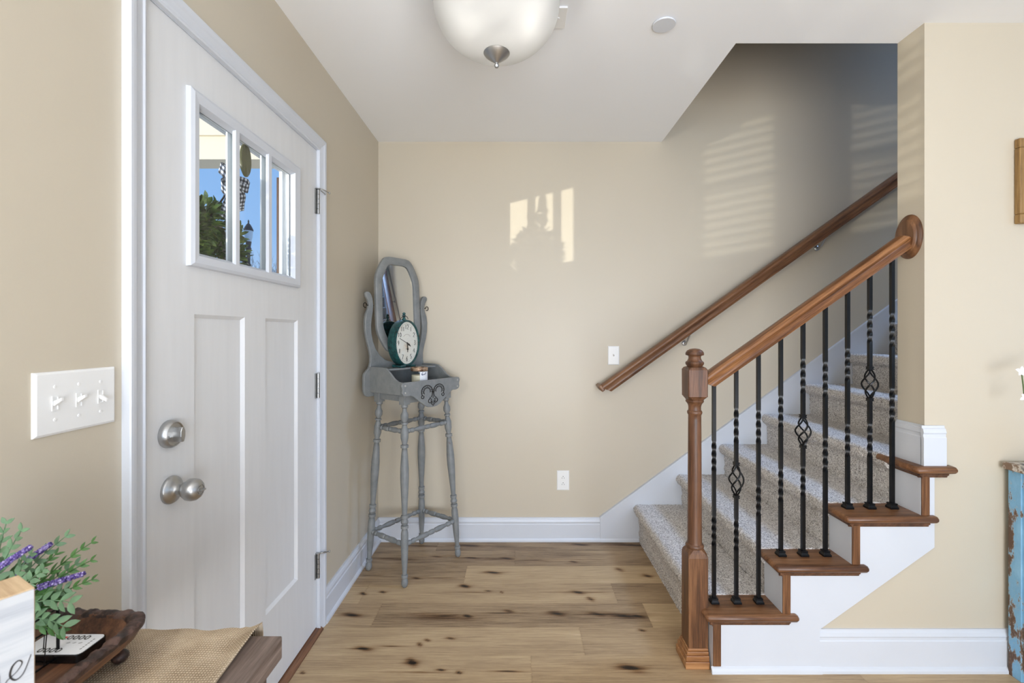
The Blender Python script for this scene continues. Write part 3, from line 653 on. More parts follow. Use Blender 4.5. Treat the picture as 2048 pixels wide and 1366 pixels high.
# ================================================================== staircase
Z1, RISE, RUN, X1R, XN = .222, .1835, .2595, .728, .700
YT0, YT1 = 1.700, 1.843         # wooden tread ends
def zt(k): return Z1 + RISE * (k - 1)
def build_stairs():
    r = thing('staircase', 'carpeted staircase with oak tread ends, white risers and white stringer', 'staircase', (X1R, 1.73, 0))
    rng = np.random.RandomState(3)
    for k in range(1, 14):
        xn = XN + RUN * (k - 1) + .004; z = zt(k) + .004; xr = xn + .032; z0 = zt(k - 1) if k > 1 else .0
        ya, yb = YT1 - .002, WY - .018
        if k >= 4: ya = 1.858
        prof = [(xr, z0)]
        ns = 14
        for i in range(1, ns): prof.append((xr + .002 * math.sin(i), z0 + (z - .062 - z0) * i / ns))
        c = (xn + .026, z - .028)
        for i in range(13):
            a = math.radians(-100 - i * 14.2); prof.append((c[0] + .028 * math.cos(a), c[1] + .030 * math.sin(a)))
        nt_ = 36; xe = xn + RUN + .03
        for i in range(1, nt_ + 1): prof.append((c[0] + (xe - c[0]) * i / nt_, z + .0))
        # resample finer for fuzz near camera
        step = .0075 if k <= 8 else .03
        P = np.array(prof); seg = np.hypot(*(P[1:] - P[:-1]).T); s = np.concatenate([[0], np.cumsum(seg)]); m_ = int(s[-1] / step)
        t = np.linspace(0, s[-1], m_ + 1); px_ = np.interp(t, s, P[:, 0]); pz_ = np.interp(t, s, P[:, 1])
        ny = int((yb - ya) / step); ys = np.linspace(ya, yb, ny + 1)
        G = np.zeros((len(t), ny + 1, 3)); G[:, :, 0] = px_[:, None]; G[:, :, 2] = pz_[:, None]; G[:, :, 1] = ys[None, :]
        j = rng.uniform(-1, 1, G.shape) * (.0026 if k <= 8 else 0); j[:, :, 1] *= .6; G += j
        V = [tuple(v) for v in G.reshape(-1, 3)]; Fc = []
        for i in range(len(t) - 1):
            for q in range(ny):
                b = i * (ny + 1) + q; Fc.append((b, b + 1, b + ny + 2, b + ny + 1))
        mb = MB(); mb.add(V, Fc)
        # closed end towards the room, only the first steps show it
        for idx in (0, ny):
            ring = [i * (ny + 1) + idx for i in range(len(t))]
            nb = len(mb.v); mb.v.append((px_[-1], ys[idx], z0 - .02)); mb.f.append(tuple(ring + [nb]))
        obj('carpeted_step', mb, M['carpet'], r, smooth=70, world=True)
    # oak tread ends with bullnose
    for k in range(1, 5):
        xn = XN + RUN * (k - 1); z = zt(k); t = .027
        xe = xn + RUN + .084
        if k == 4: xe = 1.632
        yb = YT1 if k < 4 else 1.90
        top = MB()
        # plan outline with rounded corners at the near side
        def outline(ins):
            return [(xn + ins, yb), (xn + ins, YT0 + .006 + ins), (xn + ins + .006, YT0 + ins), (xe - ins - .006, YT0 + ins), (xe - ins, YT0 + .006 + ins), (xe - ins, YT0 + .034), (xn + RUN + .028, YT0 + .034), (xn + RUN + .028, yb)]
        if k == 4:
            def outline(ins):
                return [(xn + ins, yb), (xn + ins, YT0 + .006 + ins), (xn + ins + .006, YT0 + ins), (xe - ins - .006, YT0 + ins), (xe - ins, YT0 + .006 + ins), (xe - ins, YW), (1.533, YW), (1.533, yb)]
        rings = [(.010, 0), (.0035, -.003), (.0, -.011), (.0, -.017), (.004, -.024), (.010, -.027)]
        vs = []; n = 8
        for ins, dz in rings: vs += [(x, y, z + dz) for x, y in outline(ins)]
        fs = [tuple(range(n)), tuple(range(n * 6 - 1, n * 5 - 1, -1))]
        for a in range(5):
            for i in range(n):
                jn = (i + 1) % n; fs.append((a * n + i, a * n + jn, (a + 1) * n + jn, (a + 1) * n + i))
        top.add(vs, fs)
        td = obj('oak_tread', top, M['oakX'], r, smooth=50, world=True)
        # cove moulding under the nosing
        x_a = xn + .016; x_b = xe - .03
        cv = MB().prism([(1.722, z - .027), (1.7085, z - .027), (1.7095, z - .032), (1.715, z - .036), (1.717, z - .042), (1.722, z - .042)], x_a, x_b, 'YZ')
        cv.prism([(xn + .028, z - .027), (xn + .014, z - .027), (xn + .015, z - .032), (xn + .021, z - .036), (xn + .023, z - .042), (xn + .028, z - .042)], 1.7085, yb)
        obj('cove_moulding', cv, M['oakD'], td)
    # risers
    for k in range(1, 5):
        x = X1R + RUN * (k - 1); z0 = 0 if k == 1 else zt(k - 1); z1 = zt(k) - .027
        ri = obj('riser', MB().box(x + .0003, x + .028, YW + .0003, 1.845 if k < 4 else 1.858, z0, z1), M['white'], r, world=True)
        obj('riser_end', MB().box(x + .0005, x + .0295, 1.7155, 1.7205, z0 + (.026 if k == 1 else 0), z1 - .012), M['oakZ'], ri, bevel=.0006)
    # white stringer against the wall side
    zz = lambda k: zt(k) - .027
    x = lambda k: X1R + RUN * (k - 1)
    poly = [(x(1) - .0, 0), (1.129, 0), (1.129, .161), (1.558, .468), (1.558, zz(4)), (x(4), zz(4)), (x(4), zz(3)), (x(3), zz(3)), (x(3), zz(2)), (x(2), zz(2)), (x(2), zz(1)), (x(1), zz(1))]
    st = obj('stringer', MB().prism(poly, 1.7205, YW), M['white'], r, world=True)
    obj('shoe_moulding', MB().prism([(1.7205, 0), (1.710, 0), (1.7105, .012), (1.715, .020), (1.7205, .024)], x(1) - .006, 1.133, 'YZ'), M['white'], st, smooth=40)
    # inner wall-side skirt
    sl = (1.464 - .148) / (2.30 - .4995)
    Xe = 4.2; ze = .148 + (Xe - .4995) * sl
    ws = obj('wall_skirt', MB().prism([(.5, 0), (.74, 0), (Xe, ze - .55), (Xe, ze), (.5, .148)], WY - .017, WY - .0), M['white'], r, world=True)
    L = math.hypot(Xe - .5, ze - .148); an = math.atan2(ze - .148, Xe - .5)
    cp = MB().box(0, L, -.020, 0, -.012, .004); cp.xf(Matrix.Translation((.5, WY, .146)) @ Matrix.Rotation(-an, 4, 'Y'))
    obj('skirt_cap', cp, M['white'], ws, bevel=.001)
    obj('shoe_moulding', MB().prism([(WY - .017, 0), (WY - .024, 0), (WY - .0235, .010), (WY - .017, .020)], .5, .735, 'YZ'), M['white'], ws)
build_stairs()

RAIL_PROF = [(-.020, -.031), (.020, -.031), (.022, -.024), (.0185, -.020), (.017, -.010), (.019, -.002), (.026, .004), (.0292, .010), (.029, .017), (.023, .024), (.011, .0285), (-.011, .0285), (-.023, .024), (-.029, .017), (-.0292, .010), (-.026, .004), (-.019, -.002), (-.017, -.010), (-.0185, -.020), (-.022, -.024)]
def rail(name, p0, p1, m, parent, prof=RAIL_PROF, sc=1.0):
    p0, p1 = Vector(p0), Vector(p1); d = p1 - p0; L = d.length; an = math.atan2(d.z, d.x)
    n = len(prof); vs = []
    # ends cut vertically
    tn = math.tan(an)
    for xx in (0, L):
        for (y, z) in prof: vs.append((xx - z * sc * tn * (-1 if False else -1) * -1, y * sc, z * sc))
    mb = MB().add(vs, [tuple(range(n)), tuple(range(2 * n - 1, n - 1, -1))] + [(i, (i + 1) % n, (i + 1) % n + n, i + n) for i in range(n)])
    o = obj(name, mb, m, parent, smooth=28)
    base = ROOT[parent.name].inverted() @ Matrix.Translation(p0)
    o.matrix_local = base @ Matrix.Rotation(-an, 4, 'Y')
    return o

# ================================================================== railing: newel, handrail, iron balusters
def build_railing():
    NX, NY = .687, 1.789
    r = thing('stair_railing', 'oak stair railing with square newel post and nine twisted black iron balusters', 'railing', (NX, NY, 0))
    T = Matrix.Translation((NX, NY, 0))
    h = .0375
    def sqtaper(mb, segs):
        # segs: (half, chamfer, z)
        vs = []; fs = []
        for hh, c, z in segs:
            vs += [(NX - hh + c, NY - hh, z), (NX + hh - c, NY - hh, z), (NX + hh, NY - hh + c, z), (NX + hh, NY + hh - c, z), (NX + hh - c, NY + hh, z), (NX - hh + c, NY + hh, z), (NX - hh, NY + hh - c, z), (NX - hh, NY - hh + c, z)]
        for k in range(len(segs) - 1):
            for i in range(8):
                j = (i + 1) % 8; fs.append((8 * k + i, 8 * k + j, 8 * k + 8 + j, 8 * k + 8 + i))
        fs += [tuple(range(7, -1, -1)), tuple(8 * (len(segs) - 1) + i for i in range(8))]
        return mb.add(vs, fs)
    npst = obj('newel_post', sqtaper(MB(), [(h, .0008, 0), (h, .0008, .41), (h - .002, .006, .425), (h - .008, .014, .438), (.024, .012, .444)]), M['oakZ'], r, world=True)
    obj('turned_shaft', MB().lathe([(.0245, .436), (.033, .440), (.0345, .446), (.033, .451), (.028, .455), (.0268, .462), (.0262, .56), (.0255, .70), (.0247, .85), (.0242, .935), (.0240, .952), (.0272, .957), (.0282, .962), (.0272, .967), (.0235, .971), (.0232, .982), (.0245, .990), (.0285, .998), (.0325, 1.002), (.034, 1.006), (.032, 1.011), (.027, 1.015)], 36, T), M['oakD'], npst, smooth=35)
    obj('newel_block', sqtaper(MB(), [(.026, .012, 1.008), (h - .007, .012, 1.014), (h, .004, 1.026), (h, .002, 1.128), (h - .004, .008, 1.137), (.026, .012, 1.141)]), M['oakD'], npst)
    obj('finial', MB().lathe([(.026, 1.139), (.0295, 1.143), (.0335, 1.149), (.0345, 1.154), (.033, 1.158), (.0275, 1.162), (.0235, 1.170), (.0225, 1.177), (.025, 1.182), (.033, 1.184), (.0345, 1.188), (.033, 1.195), (.028, 1.202), (.018, 1.2075), (.007, 1.2095), (0, 1.21)], 36, T), M['oakD'], npst, smooth=30)
    # base moulding on the open sides
    bm_ = MB()
    for a, z0, z1 in ((.017, 0, .028), (.013, .028, .048), (.008, .048, .060), (.004, .060, .070)):
        bm_.box(NX - h - a, NX + h - .0005, NY - h - a, NY + h + a, z0, z1)
    obj('base_moulding', bm_, M['shoe'], npst, bevel=.002)
    # handrail
    zc = lambda x: 1.1416 + (x - .815) * .7077
    hr = rail('handrail', (NX + h - .002, NY, zc(NX + h - .002)), (1.511, NY, zc(1.511)), M['railL'], r)
    # rosette on the end of the wall
    ro = MB().lathe([(.0, 0), (.044, 0), (.050, .004), (.052, .008), (.058, .011), (.063, .017), (.0635, .022), (.0, .022)], 48)
    ro.xf(Matrix.Translation((1.511, NY + .012, zc(1.511) + .012)) @ Matrix.Diagonal((1, .97, 1.36, 1)) @ Matrix.Rotation(PI / 2, 4, 'Y'))
    obj('rosette', ro, M['oakZ'], r, smooth=30, world=True)
    # balusters
    zx = lambda v: EYE - (v - VC) * NY / F
    tw = [((881, 943), (1030, 1093)), ((815, 887), (1037, 1102)), ((819, 887), (969, 1034)), ((790, 856), (936, 1005)), ((716, 788), (931, 993)), ((722, 796), (874, 945)), ((695, 763), (846, 916)), ((618, 687), (845, 916)), ((624, 695), (774, 845))]
    bask = {1: (923, 997), 4: (828, 897), 7: (732, 803)}
    s = .0127 / 2
    for k in range(9):
        x = .762 + .0866 * k; tr = zt(1 + k // 3); ztop = zc(x) - .033; z0 = tr
        sect = sorted([(zx(b), zx(a)) for a, b in tw[k]])
        def bar(za, zb):
            zs = [za, zb]
            for a, b in sect:
                if b <= za or a >= zb: continue
                zs += list(np.linspace(max(a, za), min(b, zb), 29))
            zs = sorted(set(zs)); vs = []; fs = []
            for z in zs:
                ang = 0
                for a, b in sect: ang += 2 * PI * min(1, max(0, (z - a) / (b - a)))
                # a twisted square bar reads as a rope: corners swell slightly
                for c in range(4):
                    t = ang + PI / 4 + c * PI / 2; vs.append((x + s * 1.414 * math.cos(t), NY + s * 1.414 * math.sin(t), z))
            for i in range(len(zs) - 1):
                for c in range(4):
                    d = (c + 1) % 4; fs.append((4 * i + c, 4 * i + d, 4 * i + 4 + d, 4 * i + 4 + c))
            fs += [(3, 2, 1, 0), tuple(4 * (len(zs) - 1) + c for c in range(4))]
            return MB().add(vs, fs)
        if k in bask:
            va, vb = bask[k]; zb0, zb1 = zx(vb), zx(va)
            m1 = bar(z0, zb0 + .014).join(bar(zb1 - .014, ztop))
        else: m1 = bar(z0, ztop)
        bo = obj('baluster', m1, M['iron'], r, smooth=40, world=True)
        sh = MB().box(x - .0155, x + .0155, NY - .0155, NY + .0155, tr, tr + .008)
        sh.add([(x + a * q, NY + b * q, z) for q, z in ((.0145, tr + .008), (.0105, tr + .016)) for a, b in ((-1, -1), (1, -1), (1, 1), (-1, 1))], [(0, 1, 5, 4), (1, 2, 6, 5), (2, 3, 7, 6), (3, 0, 4, 7), (4, 5, 6, 7)])
        sh.box(x - .0125, x + .0125, NY - .0125, NY + .0125, tr + .015, tr + .021)
        obj('shoe', sh, M['iron'], bo, bevel=.001)
        if k in bask:
            bk = MB()
            for zc_ in (zb0 + .008, zb1 - .008):
                for dz in (-.005, .003): bk.box(x - .0098, x + .0098, NY - .0098, NY + .0098, zc_ + dz - .001, zc_ + dz + .002)
                bk.box(x - .0085, x + .0085, NY - .0085, NY + .0085, zc_ - .006, zc_ + .006)
            a0, a1 = zb0 + .012, zb1 - .012
            for q in range(4):
                pts = []
                for i in range(25):
                    t = i / 24; rr_ = .0045 + .0215 * math.sin(PI * t) ** 1.15; an = q * PI / 2 + PI / 4 + t * PI * 1.15
                    pts.append((x + rr_ * math.cos(an), NY + rr_ * math.sin(an), a0 + (a1 - a0) * t))
                bk.tube(pts, .0032, 6)
            obj('basket', bk, M['iron'], bo, smooth=50)
build_railing()

# ================================================================== wall handrail
def build_wall_rail():
    y = 2.742; x0, z0 = .512, .938; sl = .716
    r = thing('wall_handrail', 'oak handrail fixed to the back wall above the carpeted stairs', 'handrail', (x0, y, z0))
    x1 = 4.0
    rail('rail', (x0, y, z0), (x1, y, z0 + (x1 - x0) * sl), M['railL2'] if 'railL2' in M else M['oakX'], r, sc=1.12)
    an = math.atan(sl)
    c = MB().box(-.022, .0, -.034, .073, -.006, .036)
    c.xf(Matrix.Translation((x0 + .0, y, z0)) @ Matrix.Rotation(-an, 4, 'Y'))
    obj('rail_return', c, M['oakX'], r, world=True, bevel=.006)
    for u in (1380, 1652):
        X = (u - UC) * y / F; Z = z0 + (X - x0) * sl - .042
        bk = MB().tube([(X + .0, y, Z + .006), (X - .001, y + .006, Z - .010), (X - .006, y + .03, Z - .045), (X - .008, y + .055, Z - .058), (X - .008, WY - .004, Z - .058)], [.006, .005, .0045, .005, .006], 8)
        bk.lathe([(.016, 0), (.016, .003), (.010, .007), (0, .008)], 18, Matrix.Translation((X - .008, WY, Z - .056)) @ Matrix.Rotation(PI / 2, 4, 'X'))
        bk.xf(Matrix.Identity(4)); bk.box(X - .022, X + .022, y - .007, y + .007, Z + .002, Z + .006)
        obj('bracket', bk, M['nickel'], r, smooth=40, world=True)
build_wall_rail()

# ================================================================== switch plates and outlet
def plate(name, label, cat, w_, h_, c, normal, builder):
    """local: x right, z up, -y towards the viewer"""
    rz = {'back': 0, 'left': PI / 2}[normal]
    r = thing(name, label, cat, c, rz)
    b = .005; t = .006
    vs = [(-w_ / 2, 0, -h_ / 2), (w_ / 2, 0, -h_ / 2), (w_ / 2, 0, h_ / 2), (-w_ / 2, 0, h_ / 2)]
    vs += [(-w_ / 2 + .0005, -t + .003, -h_ / 2 + .0005), (w_ / 2 - .0005, -t + .003, -h_ / 2 + .0005), (w_ / 2 - .0005, -t + .003, h_ / 2 - .0005), (-w_ / 2 + .0005, -t + .003, h_ / 2 - .0005)]
    vs += [(-w_ / 2 + b, -t, -h_ / 2 + b), (w_ / 2 - b, -t, -h_ / 2 + b), (w_ / 2 - b, -t, h_ / 2 - b), (-w_ / 2 + b, -t, h_ / 2 - b)]
    fs = [(0, 1, 2, 3), (8, 9, 10, 11)] + [(4 * k + i, 4 * k + (i + 1) % 4, 4 * k + 4 + (i + 1) % 4, 4 * k + 4 + i) for k in range(2) for i in range(4)]
    obj('cover_plate', MB().add(vs, fs), M['plastic'], r, bevel=.0008)
    builder(r, t)
    return r
def toggle(r, x, t, up=True):
    s = 1 if up else -1
    fr = MB(); holed(fr, x - .0062, x + .0062, -.0135, .0135, [(x - .0045, x + .0045, -.0115, .0115)], -t - .0012, -t + .0005, 'X')
    o = obj('toggle_frame', fr, M['plastic'], r)
    tg = MB().add([(x - .0038, -t, -.0045 - s * .001), (x + .0038, -t, -.0045 - s * .001), (x + .0038, -t, .0045), (x - .0038, -t, .0045),
                   (x - .003, -t - .014, s * .0075 - .003), (x + .003, -t - .014, s * .0075 - .003), (x + .003, -t - .014, s * .0075 + .003), (x - .003, -t - .014, s * .0075 + .003)],
                  [(0, 3, 2, 1), (4, 5, 6, 7), (0, 1, 5, 4), (1, 2, 6, 5), (2, 3, 7, 6), (3, 0, 4, 7)])
    obj('toggle', tg, M['plastic'], r, bevel=.001)
    for zz in (-.0302, .0302):
        sc = MB().lathe([(.0032, 0), (.0030, .0010), (0, .0014)], 12, Matrix.Translation((x, -t, zz)) @ Matrix.Rotation(PI / 2, 4, 'X'))
        obj('screw', sc, M['plastic'], r, smooth=40)
def b3(r, t):
    for i, up in ((-1, True), (0, True), (1, False)): toggle(r, i * .046, t, up)
plate('light_switch', 'white three-toggle light switch plate left of the front door', 'switch', .165, .117, (WX, (.805 + .970) / 2 + .002, 1.141), 'left', b3)
def b1(r, t): toggle(r, 0, t, True)
plate('light_switch', 'white single toggle light switch above the lower end of the wall handrail', 'switch', .070, .115, ((1227 - UC) * WY / F, WY, EYE - (711 - VC) * WY / F), 'back', b1)
def bo_(r, t):
    for zc in (-.0195, .0195):
        pts = []
        for i in range(24):
            a = 2 * PI * i / 24; pts.append((.0172 * math.cos(a), max(-.0118, min(.0118, .0172 * math.sin(a)))))
        fc = MB().prism([(p[0], p[1] + zc) for p in pts], -t - .0015, -t + .001)
        f = obj('receptacle', fc, M['plastic'], r)
        sl = MB().box(-.0075, -.0055, -t - .0019, -t, zc - .0075, zc + .0005).box(.0055, .0075, -t - .0019, -t, zc - .0070, zc + .0000)
        sl.lathe([(.0024, 0), (.0024, .0003)], 12, Matrix.Translation((0, -t - .0016, zc + .0065)) @ Matrix.Rotation(PI / 2, 4, 'X'))
        obj('slot', sl, M['slot'], f)
    obj('screw', MB().lathe([(.003, 0), (0, .0014)], 12, Matrix.Translation((0, -t, 0)) @ Matrix.Rotation(PI / 2, 4, 'X')), M['plastic'], r)
plate('power_outlet', 'white double power outlet low on the back wall', 'outlet', .076, .120, ((1126 - UC) * WY / F, WY, EYE - (960.5 - VC) * WY / F), 'back', bo_)

# ================================================================== ceiling things
def build_light():
    cx, cy = -.066, 1.42
    r = thing('ceiling_light', 'flush ceiling light with frosted glass bowl and nickel finial', 'ceiling light', (cx, cy, CZ))
    T = Matrix.Translation((cx, cy, 0))
    obj('canopy', MB().lathe([(.182, CZ - .002), (.182, CZ - .03), (.190, CZ - .135), (.186, CZ - .137), (.178, CZ - .04), (.10, CZ - .035), (0, CZ - .035)][::-1], 48, T), M['nickel'], r, smooth=35, world=True)
    R, zr, zb = .193, 2.272, 2.131; prof = []
    for i in range(29):
        t = i / 28 * PI / 2; prof.append((max(.0001, R * math.sin(t) ** .93), zr - (zr - zb) * math.cos(t) ** 1.12))
    outer = [p for p in prof if p[0] > .012]; inner = [(max(.001, p[0] - .003), p[1] + .004) for p in outer][::-1]
    bm_ = MB().lathe(outer + [(R + .001, zr + .004)] + [(R - .004, zr + .004)] + inner, 72, T, cap=False)
    obj('glass_bowl', bm_, M['bowl'], r, smooth=60, world=True)
    obj('finial', MB().lathe([(0, 2.088), (.0055, 2.0895), (.0078, 2.095), (.0055, 2.101), (.0048, 2.103), (.012, 2.108), (.024, 2.117), (.036, 2.127), (.0405, 2.133), (.0395, 2.135), (0, 2.135)], 40, T), M['nickel'], r, smooth=35, world=True)
    obj('rod', MB().lathe([(.005, 2.13), (.005, CZ - .03)], 12, T), M['nickel'], r, world=True)
    for s in (-1, 1):
        x = cx + .008 + s * .070
        sk = obj('bulb_socket', MB().lathe([(.015, 2.246), (.018, CZ - .035)], 18, Matrix.Translation((x, cy - .060, 0))), M['plastic'], r, world=True)
        obj('bulb', MB().sphere((x, cy - .060, 2.216), (.023, .023, .034), 20, 12), M['bulb'], sk, smooth=60)
build_light()
dX, dY = (1328 - UC) / F * 1.738, 1.738
tag(obj('sprinkler_cover', MB().lathe([(.0, CZ - .009), (.0415, CZ - .009), (.0425, CZ - .0075), (.0425, CZ - .004), (.036, CZ - .003), (.036, CZ)], 40, Matrix.Translation((dX, dY, 0))), M['white'], smooth=35),
    'round white cap set in the ceiling right of the ceiling light', 'sprinkler cover')
r = thing('ceiling_sensor', 'flat white square plate on the ceiling just behind the glass bowl light', 'sensor', (.12, 1.70, CZ))
obj('plate', MB().box(.062, .178, 1.646, 1.757, CZ - .007, CZ), M['plastic'], r, bevel=.001, world=True)
obj('button', MB().lathe([(.0, CZ - .010), (.006, CZ - .010), (.006, CZ - .006)], 14, Matrix.Translation((.148, 1.70, 0))), M['plastic'], r, world=True)

# ================================================================== grey corner washstand with mirror
def build_washstand():
    C = (-.578, 2.543, 0); ang = math.atan2(.817, .576)
    r = thing('washstand', 'tall grey painted washstand with turned legs and swinging oval mirror in the corner', 'washstand', C, ang)
    G = M['grey']
    foot = {(-1, -1): (-.193, -.150), (1, -1): (.196, -.152), (-1, 1): (-.192, .138), (1, 1): (.190, .138)}
    top = {(-1, -1): (-.150, -.100), (1, -1): (.152, -.100), (-1, 1): (-.150, .100), (1, 1): (.150, .100)}
    ZT = .905
    prof = [(0, .0165), (.018, .017), (.024, .011), (.040, .0115), (.060, .0195), (.082, .0195), (.098, .0115), (.103, .0115), (.105, .0175), (.114, .0175), (.116, .0115), (.124, .0125), (.15, .0195), (.19, .0195), (.222, .0125), (.226, .0125), (.228, .0195), (.244, .0195), (.246, .0125),
            (.28, .0165), (.36, .0215), (.42, .0215), (.52, .0170), (.60, .0128), (.612, .0125), (.614, .0180), (.628, .0180), (.630, .0130), (.65, .0190), (.668, .0130), (.670, .0188), (.684, .0188), (.686, .0130), (.71, .0180), (.76, .0190), (.85, .0160), (.925, .0112), (.932, .0110), (.934, .0160), (.948, .0160), (.950, .0105), (.962, .0155), (.98, .0165), (.993, .0135), (1, .008)]
    legs = {}
    for k in foot:
        f = Vector((*foot[k], 0)); t = Vector((*top[k], ZT)); legs[k] = (f, t)
        d = f - t; L = d.length
        mt = Matrix.Translation(t) @ toward(d)
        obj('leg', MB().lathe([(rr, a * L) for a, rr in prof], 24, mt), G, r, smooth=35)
    def on(k, z):
        f, t = legs[k]; return f + (t - f) * (z / ZT)
    sp = [(0, .006), (.05, .009), (.09, .0105), (.11, .007), (.14, .0105), (.18, .0105), (.20, .007), (.23, .008), (.33, .0118), (.42, .0108), (.44, .007), (.47, .0105), (.53, .0105), (.56, .007), (.58, .0108), (.67, .0118), (.77, .008), (.80, .007), (.82, .0105), (.86, .0105), (.89, .007), (.91, .0105), (.95, .009), (1, .006)]
    ks = [(-1, -1), (1, -1), (1, 1), (-1, 1)]
    for z, dz in ((.205, 0), (.765, .01)):
        for i in range(4):
            a, b = on(ks[i], z), on(ks[(i + 1) % 4], z); d = b - a
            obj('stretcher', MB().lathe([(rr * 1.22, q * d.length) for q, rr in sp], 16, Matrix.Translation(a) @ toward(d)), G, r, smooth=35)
    # apron with corner blocks
    ap = MB().box(-.155, .155, -.112, -.098, .908, .955).box(-.155, .155, .098, .112, .908, .955).box(-.162, -.148, -.10, .10, .918, .955).box(.148, .162, -.10, .10, .918, .955)
    for k in top: ap.box(top[k][0] - .02, top[k][0] + .02, top[k][1] - .02, top[k][1] + .02, .902, .955)
    obj('apron', ap, G, r, bevel=.0015)
    obj('box_bottom', MB().box(-.186, .186, -.135, .130, .953, .965), G, r)
    def smoothpoly(pts, it=2):
        for _ in range(it):
            q = []
            for i in range(len(pts)):
                a, b = pts[i], pts[(i + 1) % len(pts)]
                q += [(a[0] * .75 + b[0] * .25, a[1] * .75 + b[1] * .25), (a[0] * .25 + b[0] * .75, a[1] * .25 + b[1] * .75)]
            pts = q
        return pts
    # sides with the scooped profile (y,z)
    side = [(.132, .955), (-.134, .955), (-.134, 1.018), (-.10, 1.022), (-.070, 1.036), (-.035, 1.066), (-.005, 1.086), (.03, 1.090), (.132, 1.090)]
    for s in (-1, 1):
        obj('side_panel', MB().prism(side, s * .188 - .006, s * .188 + .006, 'YZ'), G, r, bevel=.002)
    # front board with the dropped centre
    hf = [(0, 1.021), (.190, 1.021), (.205, 1.018), (.212, 1.005), (.205, .985), (.208, .968), (.200, .956), (.180, .950), (.155, .951), (.135, .944), (.115, .930), (.095, .915), (.075, .902), (.055, .888), (.030, .878), (0, .875)]
    pl = hf + [(-x, z) for x, z in hf[::-1][1:-1]]
    fb = obj('front_board', MB().prism(pl, -.152, -.138), G, r, bevel=.002, smooth=50)
    for s in (-1, 1):
        for z in (.968, 1.004):
            obj('peg', MB().sphere((s * .190, -.152, z), (.0055, .003, .0055), 12, 8), M['greyedge'], fb, smooth=60)
    # carved shell ornament
    t3 = lambda x, z, hgt: (x * 1.28, -.152 - hgt, .936 + (z - .936) * 1.22)
    orn = MB()
    for s in (-1, 1):
        for rad, wd in ((.029, .003), (.017, .002)):
            pts = [(s * (.034 + rad * 1.05 * math.cos(a)), .957 + rad * .92 * math.sin(a)) for a in np.linspace(math.radians(-38), math.radians(200), 26)]
            stroke(orn, pts, wd, .0018, t3)
        for a in np.linspace(math.radians(-10), math.radians(180), 10):
            stroke(orn, [(s * (.034 + .019 * math.cos(a)), .957 + .0165 * math.sin(a)), (s * (.034 + .026 * math.cos(a)), .957 + .023 * math.sin(a))], .0022, .0014, t3)
        pts = [(s * (.058 + .007 * math.cos(a)), .936 + .007 * math.sin(a)) for a in np.linspace(math.radians(80), math.radians(-230), 16)]
        stroke(orn, pts, .0026, .0018, t3)
        pts = [(s * (.016 + .010 * math.cos(a)), .915 + .009 * math.sin(a)) for a in np.linspace(math.radians(150), math.radians(-150), 18)]
        stroke(orn, pts, .0026, .0018, t3)
        stroke(orn, [(s * .006, .958), (s * .0045, .945), (s * .009, .932), (s * .020, .927)], .002, .0018, t3)
        stroke(orn, [(s * .012, .918), (s * .010, .903), (0, .893)], .0024, .0018, t3)
        stroke(orn, [(0, .962), (s * .012, .964)], .002, .0018, t3)
    stroke(orn, [(0, .955), (0, .925)], .002, .0014, t3); stroke(orn, [(-.006, .916), (0, .900), (.006, .916)], .002, .0016, t3)
    obj('carving', orn, M['iron2'], fb)
    # shelf strip
    obj('shelf', MB().box(-.182, .182, .012, .124, 1.070, 1.080), G, r, bevel=.003)
    # harp-shaped back
    half = [(0, .93), (.205, .93), (.222, .938), (.231, .96), (.231, 1.03), (.226, 1.055), (.196, 1.085), (.188, 1.11), (.188, 1.15), (.197, 1.19), (.212, 1.235), (.221, 1.28), (.223, 1.33), (.217, 1.37), (.203, 1.40), (.198, 1.425), (.207, 1.45), (.219, 1.468), (.221, 1.482), (.213, 1.490), (.196, 1.490), (.184, 1.478), (.174, 1.452), (.170, 1.42), (.173, 1.385), (.180, 1.35), (.184, 1.31), (.182, 1.27), (.172, 1.225), (.155, 1.185), (.128, 1.150), (.090, 1.122), (.045, 1.108), (0, 1.104)]
    for i, s in enumerate((-1, 1)): pass
    n = len(half); mb = MB()
    # triangulated strip-free: build as one polygon, left + right
    poly = half + [(-x, z) for x, z in half[::-1][1:-1]]
    hb = obj('harp_back', MB().prism(poly, .124, .142), G, r, bevel=.003, smooth=50)
    # mirror frame, tilted a little
    mr_ = MB()
    MC = (0, .122, 1.425)
    def ring(sc_x, sc_z, off=0):
        h = [(0, .272), (.074, .272), (.104, .254), (.146, .180), (.157, .135), (.157, .06), (.157, -.06), (.157, -.125), (.146, -.170), (.100, -.246), (.07, -.262), (0, -.262)]
        pts = []
        for x, z in h: pts.append((x, z))
        for x, z in h[::-1][1:-1]: pts.append((-x, z))
        q = pts
        q = smoothpoly(pts, 1)
        out = []
        for x, z in q:
            l = math.hypot(x, z); k = (l - off) / l
            # inset horizontally and vertically alike
            out.append((x * (1 - off / .157), z * (1 - off / .27)))
        return out
    o1 = ring(1, 1, 0); o2 = ring(1, 1, .006); i1 = ring(1, 1, .036); i2 = ring(1, 1, .042)
    n = len(o1)
    levels = [(o1, .012), (o1, -.003), (o2, -.008), (i1, -.008), (i2, -.003), (i2, .008), (i1, .012)]
    vs = []
    for pts, y in levels: vs += [(x, y, z) for x, z in pts]
    fs = []
    for k in range(len(levels)):
        k2 = (k + 1) % len(levels)
        for i in range(n):
            j = (i + 1) % n; fs.append((k * n + i, k * n + j, k2 * n + j, k2 * n + i))
    TM = Matrix.Translation(MC) @ Matrix.Rotation(math.radians(-2.5), 4, 'X')
    fr = obj('mirror_frame', MB().add(vs, fs).xf(TM), G, r, smooth=40)
    obj('mirror_glass', MB().prism(i1, .003, .006).xf(TM), M['mirror'], fr)
